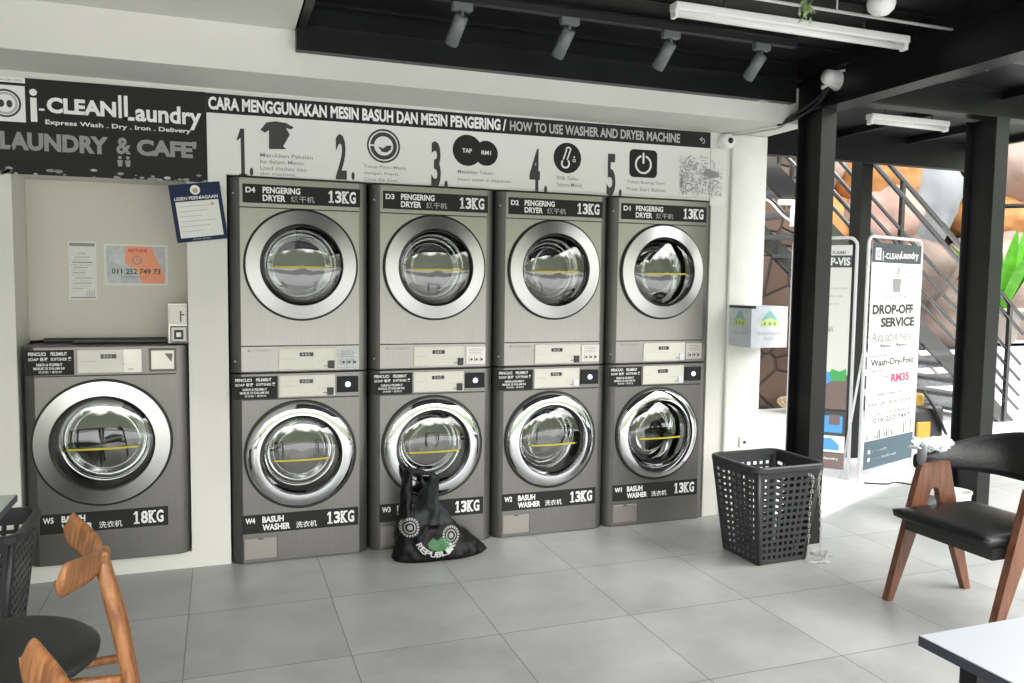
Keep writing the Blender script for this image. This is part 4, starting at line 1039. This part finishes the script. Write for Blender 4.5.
stand((4.36, .330, .028), math.radians(19), .83, 1.80, 'tall white framed poster stand reading DROP-OFF SERVICE, right of the other stand', art_drop)
stand((4.02, .72, .028), math.radians(-46), .44, 1.79, 'white framed poster stand headed VIP, half hidden behind the black post', art_vip)

# bucket
root = empty('bucket', (4.255, -.575, 0)); root.scale = (.74, .74, .80); tag(root, 'white and turquoise plastic bucket on the tiles behind the walnut armchair', 'bucket')
b = MB(); b.lathe([(.001, .002), (.10, .002), (.128, .180), (.124, .180), (.097, .01), (.001, .01)], 'teal', 'z', (0, 0, 0), 32); b.build('lower_shell', root)
b = MB(); b.lathe([(.128, .180), (.133, .235), (.140, .238), (.140, .248), (.128, .248), (.123, .180)], 'lamp_white', 'z', (0, 0, 0), 32); b.build('rim', root)
root = empty('grey_tub', (4.07, -.545, 0)); root.scale = (.62, .62, .8); tag(root, 'blue grey tub seen between the front legs of the walnut armchair', 'tub')
b = MB(); b.lathe([(.001, .002), (.085, .002), (.11, .20), (.116, .205), (.105, .205), (.082, .01), (.001, .01)], 'grey_plastic', 'z', (0, 0, 0), 32); b.build('shell', root)

# cable on the paving
b = MB(); b.tube(smooth_path([(4.36, .27, .034), (4.50, .20, .034), (4.60, .22, .034), (4.66, .12, .034)], 6), .006, 'cable_black')
tag(b.build('floor_cable'), 'short black cable lying on the white paving at the foot of the poster stand', 'cable')
root = empty('tool_bag', (6.0, 1.35, .028)); tag(root, 'yellow and black bag standing right of the DROP-OFF poster stand below the stair', 'bag')
b = MB(); b.rbox(-.16, -.10, 0, .22, .12, .36, 'black_plastic', .05, 3); b.build('sack', root)
b = MB(); b.rbox(-.13, -.12, .06, .03, -.09, .22, 'yellow_dull', .03, 3); b.build('yellow_pocket', root)
b = MB(); b.rbox(-.09, -.05, .33, .02, .03, .47, 'yellow_dull', .03, 3); b.build('yellow_top', root)
b = MB(); b.tube(smooth_path([(-.05, -.08, .50), (.05, -.13, .34), (.20, -.13, .10)], 6), .03, 'black_plastic', 8, True, .4); b.build('strap', root)
b = MB()
for k in range(5):
    R_ = .07+.03*k; b.tube([(R_*math.cos(a), R_*math.sin(a)*.9, .022+.012*(k % 2)) for a in [q*PI/12 for q in range(25)]], .014, 'coil_tan', 8, False)
o = b.build('rope_coil'); o.location = (6.10, 3.18, .03); tag(o, 'tan rope coil lying on the paving behind the pillar by the stone wall', 'rope')
o.rotation_euler = (.35, 0, 0); o.location.z = .10

# ------------------------------------------------------------------ stone wall, stair, rocks and plant outside
b = MB(); b.box(-.0, 0, 0, 1.95, .35, 3.2, 'stone'); o = b.build('wall_stone', None, None, (4.75, 3.47, .028)); struct(o)
SL = .793
def zc(x, c): return c-SL*(x-7)
root = empty('outdoor_stair', (0, 0, 0)); tag(root, 'black steel outdoor stair with tube railings rising to the left behind the poster stands', 'stair')
for y in (2.02, 2.98):
    b = MB(); xa, xb = 4.0, 8.05
    b.prism([(xa, zc(xa, .88)), (xb, zc(xb, .88)), (xb, .03), (xb-.22, .03), (xa, zc(xa, .60))], 'y', y-.02, y+.02, 'rail_metal'); b.build('stringer', root)
for k in range(17):
    x = 7.93-k*.235; z = zc(x, .86)
    if z < .05: continue
    b = MB(); b.box(x-.26, 2.041, z-.035, x, 2.959, z, 'grating'); b.box(x-.006, 2.041, z-.10, x, 2.959, z, 'concrete_light') if False else None; b.build('tread', root)
for c, r in ((2.01, .026), (1.85, .026), (1.52, .019), (1.35, .019), (1.18, .019), (1.03, .019)):
    b = MB(); b.tube([(4.0, 2.0, zc(4.0, c)), (8.1, 2.0, zc(8.1, c))], r, 'rail_metal', 10); b.build('rail', root)
for c, r in ((2.01, .020), (1.60, .013), (1.25, .013)):
    b = MB(); b.tube([(4.0, 3.0, zc(4.0, c)), (8.1, 3.0, zc(8.1, c))], r, 'rail_metal', 10); b.build('rail', root)
for x in (5.1, 6.35, 7.9):
    b = MB(); b.box(x-.02, 1.98, zc(x, .75), x+.02, 2.02, zc(x, 2.01), 'rail_metal'); b.build('rail_post', root)
b = MB()
for k in range(7): b.box(4.6+k*.17, 2.55, 2.45, 4.63+k*.17, 2.58, 3.5, 'rail_metal')
b.box(4.5, 2.54, 2.42, 5.9, 2.60, 2.46, 'rail_metal'); b.build('landing_grille', root)
# low concrete steps at the right below the stair
b = MB()
for k in range(3): b.box(7.0+.10*k, 3.05+.28*k, .028, 9.8, 3.9, .20+.20*k, 'grating'); b.box(6.98+.10*k, 3.03+.28*k, .20+.20*k, 9.8, 3.9, .235+.20*k, 'concrete_light')
struct(b.build('low_steps'))
b = MB(); b.tube([(5.02, 1.98, 2.22), (5.02, 1.98, 2.02)], .028, 'lamp_white'); b.tube([(4.86, 1.98, 2.24), (5.04, 1.98, 2.24)], .028, 'lamp_white'); 
b.tube(smooth_path([(4.6, 1.98, 2.27), (4.75, 1.98, 2.24), (4.9, 1.98, 2.12), (5.02, 1.98, 2.06)], 5), .010, 'lamp_white')
tag(b.build('drain_pipe'), 'bent white pipe with a cable under the stair, seen between pillar and post', 'pipe')

rockwall = empty('rock_wall', (9, 4.5, .0)); tag(rockwall, 'painted wall of big rounded pink, orange and grey boulders behind the outdoor stair', 'rock wall')
def boulder(name, c, s, m, seed, label):
    bm = bmesh.new(); bmesh.ops.create_icosphere(bm, subdivisions=4, radius=1); off = Vector((seed*3.1, seed*1.7, seed*.9))
    for v in bm.verts:
        p = v.co.copy(); h = 1+.22*noise.noise(p*1.3+off)+.08*noise.fractal(p*3+off, .8, 2, 3); q = p*h
        v.co = Vector((q.x*s[0], q.y*s[1], q.z*s[2]))
    bm.verts.index_update(); b = MB(); b.add([v.co for v in bm.verts], [tuple(v.index for v in f.verts) for f in bm.faces], m, True); bm.free()
    o = b.build('boulder', rockwall, None, Vector(c)-rockwall.location); o['label'] = label; return o
BY = 4.2
rocks = [  # x, z, sx, sz, material, label
 (8.35, 3.60, 1.35, .40, 'rock_pink', 'long pinkish brown boulder at the top, just under the short tube light'),
 (7.30, 3.20, .62, .55, 'rock_pale', 'pale pink boulder left of the orange one, crossed by the upper stair rails'),
 (8.05, 2.98, .60, .40, 'rock_orange', 'orange painted boulder above the stair rails, under the long pinkish one'),
 (9.00, 2.72, .62, .72, 'rock_grey', 'large bluish grey boulder left of the black post by the armchair'),
 (8.05, 2.35, .62, .46, 'rock_pink', 'pink grey boulder below the orange one, behind the stair rails'),
 (7.25, 2.30, .50, .40, 'rock_orange', 'tan orange boulder low behind the stair rails and the slim post'),
 (8.65, 1.70, .75, .45, 'rock_brown', 'brown grey boulder right of the DROP-OFF poster, behind the stair'),
 (7.40, 1.50, .85, .50, 'rock_brown', 'brown boulder directly behind the DROP-OFF poster'),
 (10.55, 3.35, .75, .55, 'rock_pale', 'pale pinkish boulder at the right edge, highest one right of the black post'),
 (10.50, 2.45, .65, .34, 'rock_orange', 'orange streaked boulder at the right edge under the black ledge pipe'),
 (10.45, 1.75, .80, .50, 'rock_pale', 'pinkish boulder behind the bright green plant'),
 (9.60, 1.10, .90, .50, 'rock_brown', 'low brown boulder behind the foot of the stair'),
 (6.45, 3.30, .45, .60, 'rock_brown', 'dark brown boulder between the black post and the slim post'),
 (9.55, 3.95, .8, .5, 'rock_pale', 'pale boulder on the rock wall top, just left of the black post head'),
]
for i, (x, z, sx, sz, m, lab) in enumerate(rocks): boulder('boulder', (x, BY+.25*(i % 2), z), (sx*1.08, .55, sz*1.12), m, i+1, lab)
b = MB()
b.box(-2.2, .25, 0, 4, .7, 4.7, 'rock_brown'); b.build('backing', rockwall)
b = MB(); b.tube([(.4, -1.15, 2.52), (1.9, -1.15, 2.60)], .03, 'black_steel'); b.tube([(1.8, -1.15, 2.59), (1.8, -.2, 2.59)], .03, 'black_steel'); b.build('ledge_pipe', rockwall)

root = empty('potted_plant', (9.12, 3.10, .80)); root.scale = (1.15, 1.15, 1.25); tag(root, 'potted plant with long bright green leaves at the right edge of the photo', 'plant')
b = MB(); b.lathe([(.001, .0), (.16, .0), (.21, .30), (.225, .30), (.225, .34), (.19, .34), (.15, .05), (.001, .05)], 'terracotta', 'z', (0, 0, 0), 28); b.build('pot', root)
random.seed(21)
for k in range(17):
    a = 2*PI*k/17+random.uniform(-.2, .2); L = random.uniform(.75, 1.25); sp = random.uniform(.22, .55); b = MB(); vs = []; n = 9
    for i in range(n+1):
        t = i/n; r = .03+sp*t+.12*t*t*sp; z = .30+L*t*(1-.18*t*sp*2); w = .062*math.sin(PI*min(1, .12+t*.88))**.8+.002
        c = Vector((r*math.cos(a), r*math.sin(a), z)); e = Vector((-math.sin(a), math.cos(a), 0))
        vs += [c-e*w, c+Vector((0, 0, -.012)), c+e*w]
    fs = []
    for i in range(n): fs += [(3*i, 3*i+1, 3*i+4, 3*i+3), (3*i+1, 3*i+2, 3*i+5, 3*i+4)]
    b.add(vs, fs, 'leaf', True); b.build('leaf', root)
b = MB(); b.box(8.95, 2.9, .028, 9.75, 3.02, .80, 'concrete_light'); b.box(8.95, 2.9, .76, 9.75, 3.4, .798, 'concrete_light'); tag(b.build('planter_ledge'), 'light concrete ledge carrying the green potted plant', 'ledge')

# ------------------------------------------------------------------ light
w = bpy.data.worlds.new('sky'); scn.world = w; w.use_nodes = True; nt = w.node_tree; N = nt.nodes; L = nt.links; bg = N['Background']
tc = N.new('ShaderNodeTexCoord'); sp = N.new('ShaderNodeSeparateXYZ'); L.new(tc.outputs['Generated'], sp.inputs[0])
ns = N.new('ShaderNodeTexNoise'); ns.inputs['Scale'].default_value = 7; ns.inputs['Detail'].default_value = 6; L.new(tc.outputs['Generated'], ns.inputs['Vector'])
ad = N.new('ShaderNodeMath'); ad.operation = 'MULTIPLY_ADD'; ad.inputs[1].default_value = -.35; L.new(ns.outputs['Fac'], ad.inputs[0]); L.new(sp.outputs['Z'], ad.inputs[2])
rp = N.new('ShaderNodeValToRGB'); e = rp.color_ramp.elements
e[0].position = .0; e[0].color = (.11,.12,.085,1); e[1].position = .10; e[1].color = (.98,.98,.96,1)
x = e.new(.02); x.color = (.16,.175,.12,1)
L.new(ad.outputs[0], rp.inputs[0])
gr = N.new('ShaderNodeMix'); gr.data_type = 'RGBA'; gt = N.new('ShaderNodeMath'); gt.operation = 'GREATER_THAN'; gt.inputs[1].default_value = -.02; L.new(sp.outputs['Z'], gt.inputs[0])
L.new(gt.outputs[0], gr.inputs['Factor']); gr.inputs['A'].default_value = (.35,.35,.34,1); L.new(rp.outputs[0], gr.inputs['B'])
m1 = N.new('ShaderNodeMath'); m1.operation = 'MULTIPLY'; m1.inputs[1].default_value = -1.; L.new(sp.outputs['Y'], m1.inputs[0])
m2 = N.new('ShaderNodeMath'); m2.operation = 'MAXIMUM'; m2.inputs[1].default_value = 0.; L.new(m1.outputs[0], m2.inputs[0])
m3 = N.new('ShaderNodeMath'); m3.operation = 'MULTIPLY_ADD'; m3.inputs[1].default_value = 5.5; m3.inputs[2].default_value = 1.8; L.new(m2.outputs[0], m3.inputs[0])
L.new(gr.outputs['Result'], bg.inputs['Color']); L.new(m3.outputs[0], bg.inputs['Strength'])
sd = bpy.data.lights.new('sun', 'SUN'); so = bpy.data.objects.new('sun', sd); COL.objects.link(so); sd.energy = 1.3; sd.angle = math.radians(25); sd.color = (1., .97, .92)
so.rotation_euler = Vector((-.75, -.25, 1.0)).to_track_quat('Z', 'Y').to_euler()
so.rotation_euler = Vector((.85, -.55, 1.1)).to_track_quat('Z', 'Y').to_euler()

vs_ = scn.view_settings; vs_.view_transform = 'Standard'; vs_.look = 'None'; vs_.gamma = 1.; vs_.use_curve_mapping = False; vs_.exposure = .42
scn.display_settings.display_device = 'sRGB'
scn.cycles.use_denoising = True
scn.cycles.max_bounces = 10; scn.cycles.transparent_max_bounces = 16
scn.cycles.sample_clamp_indirect = 6.
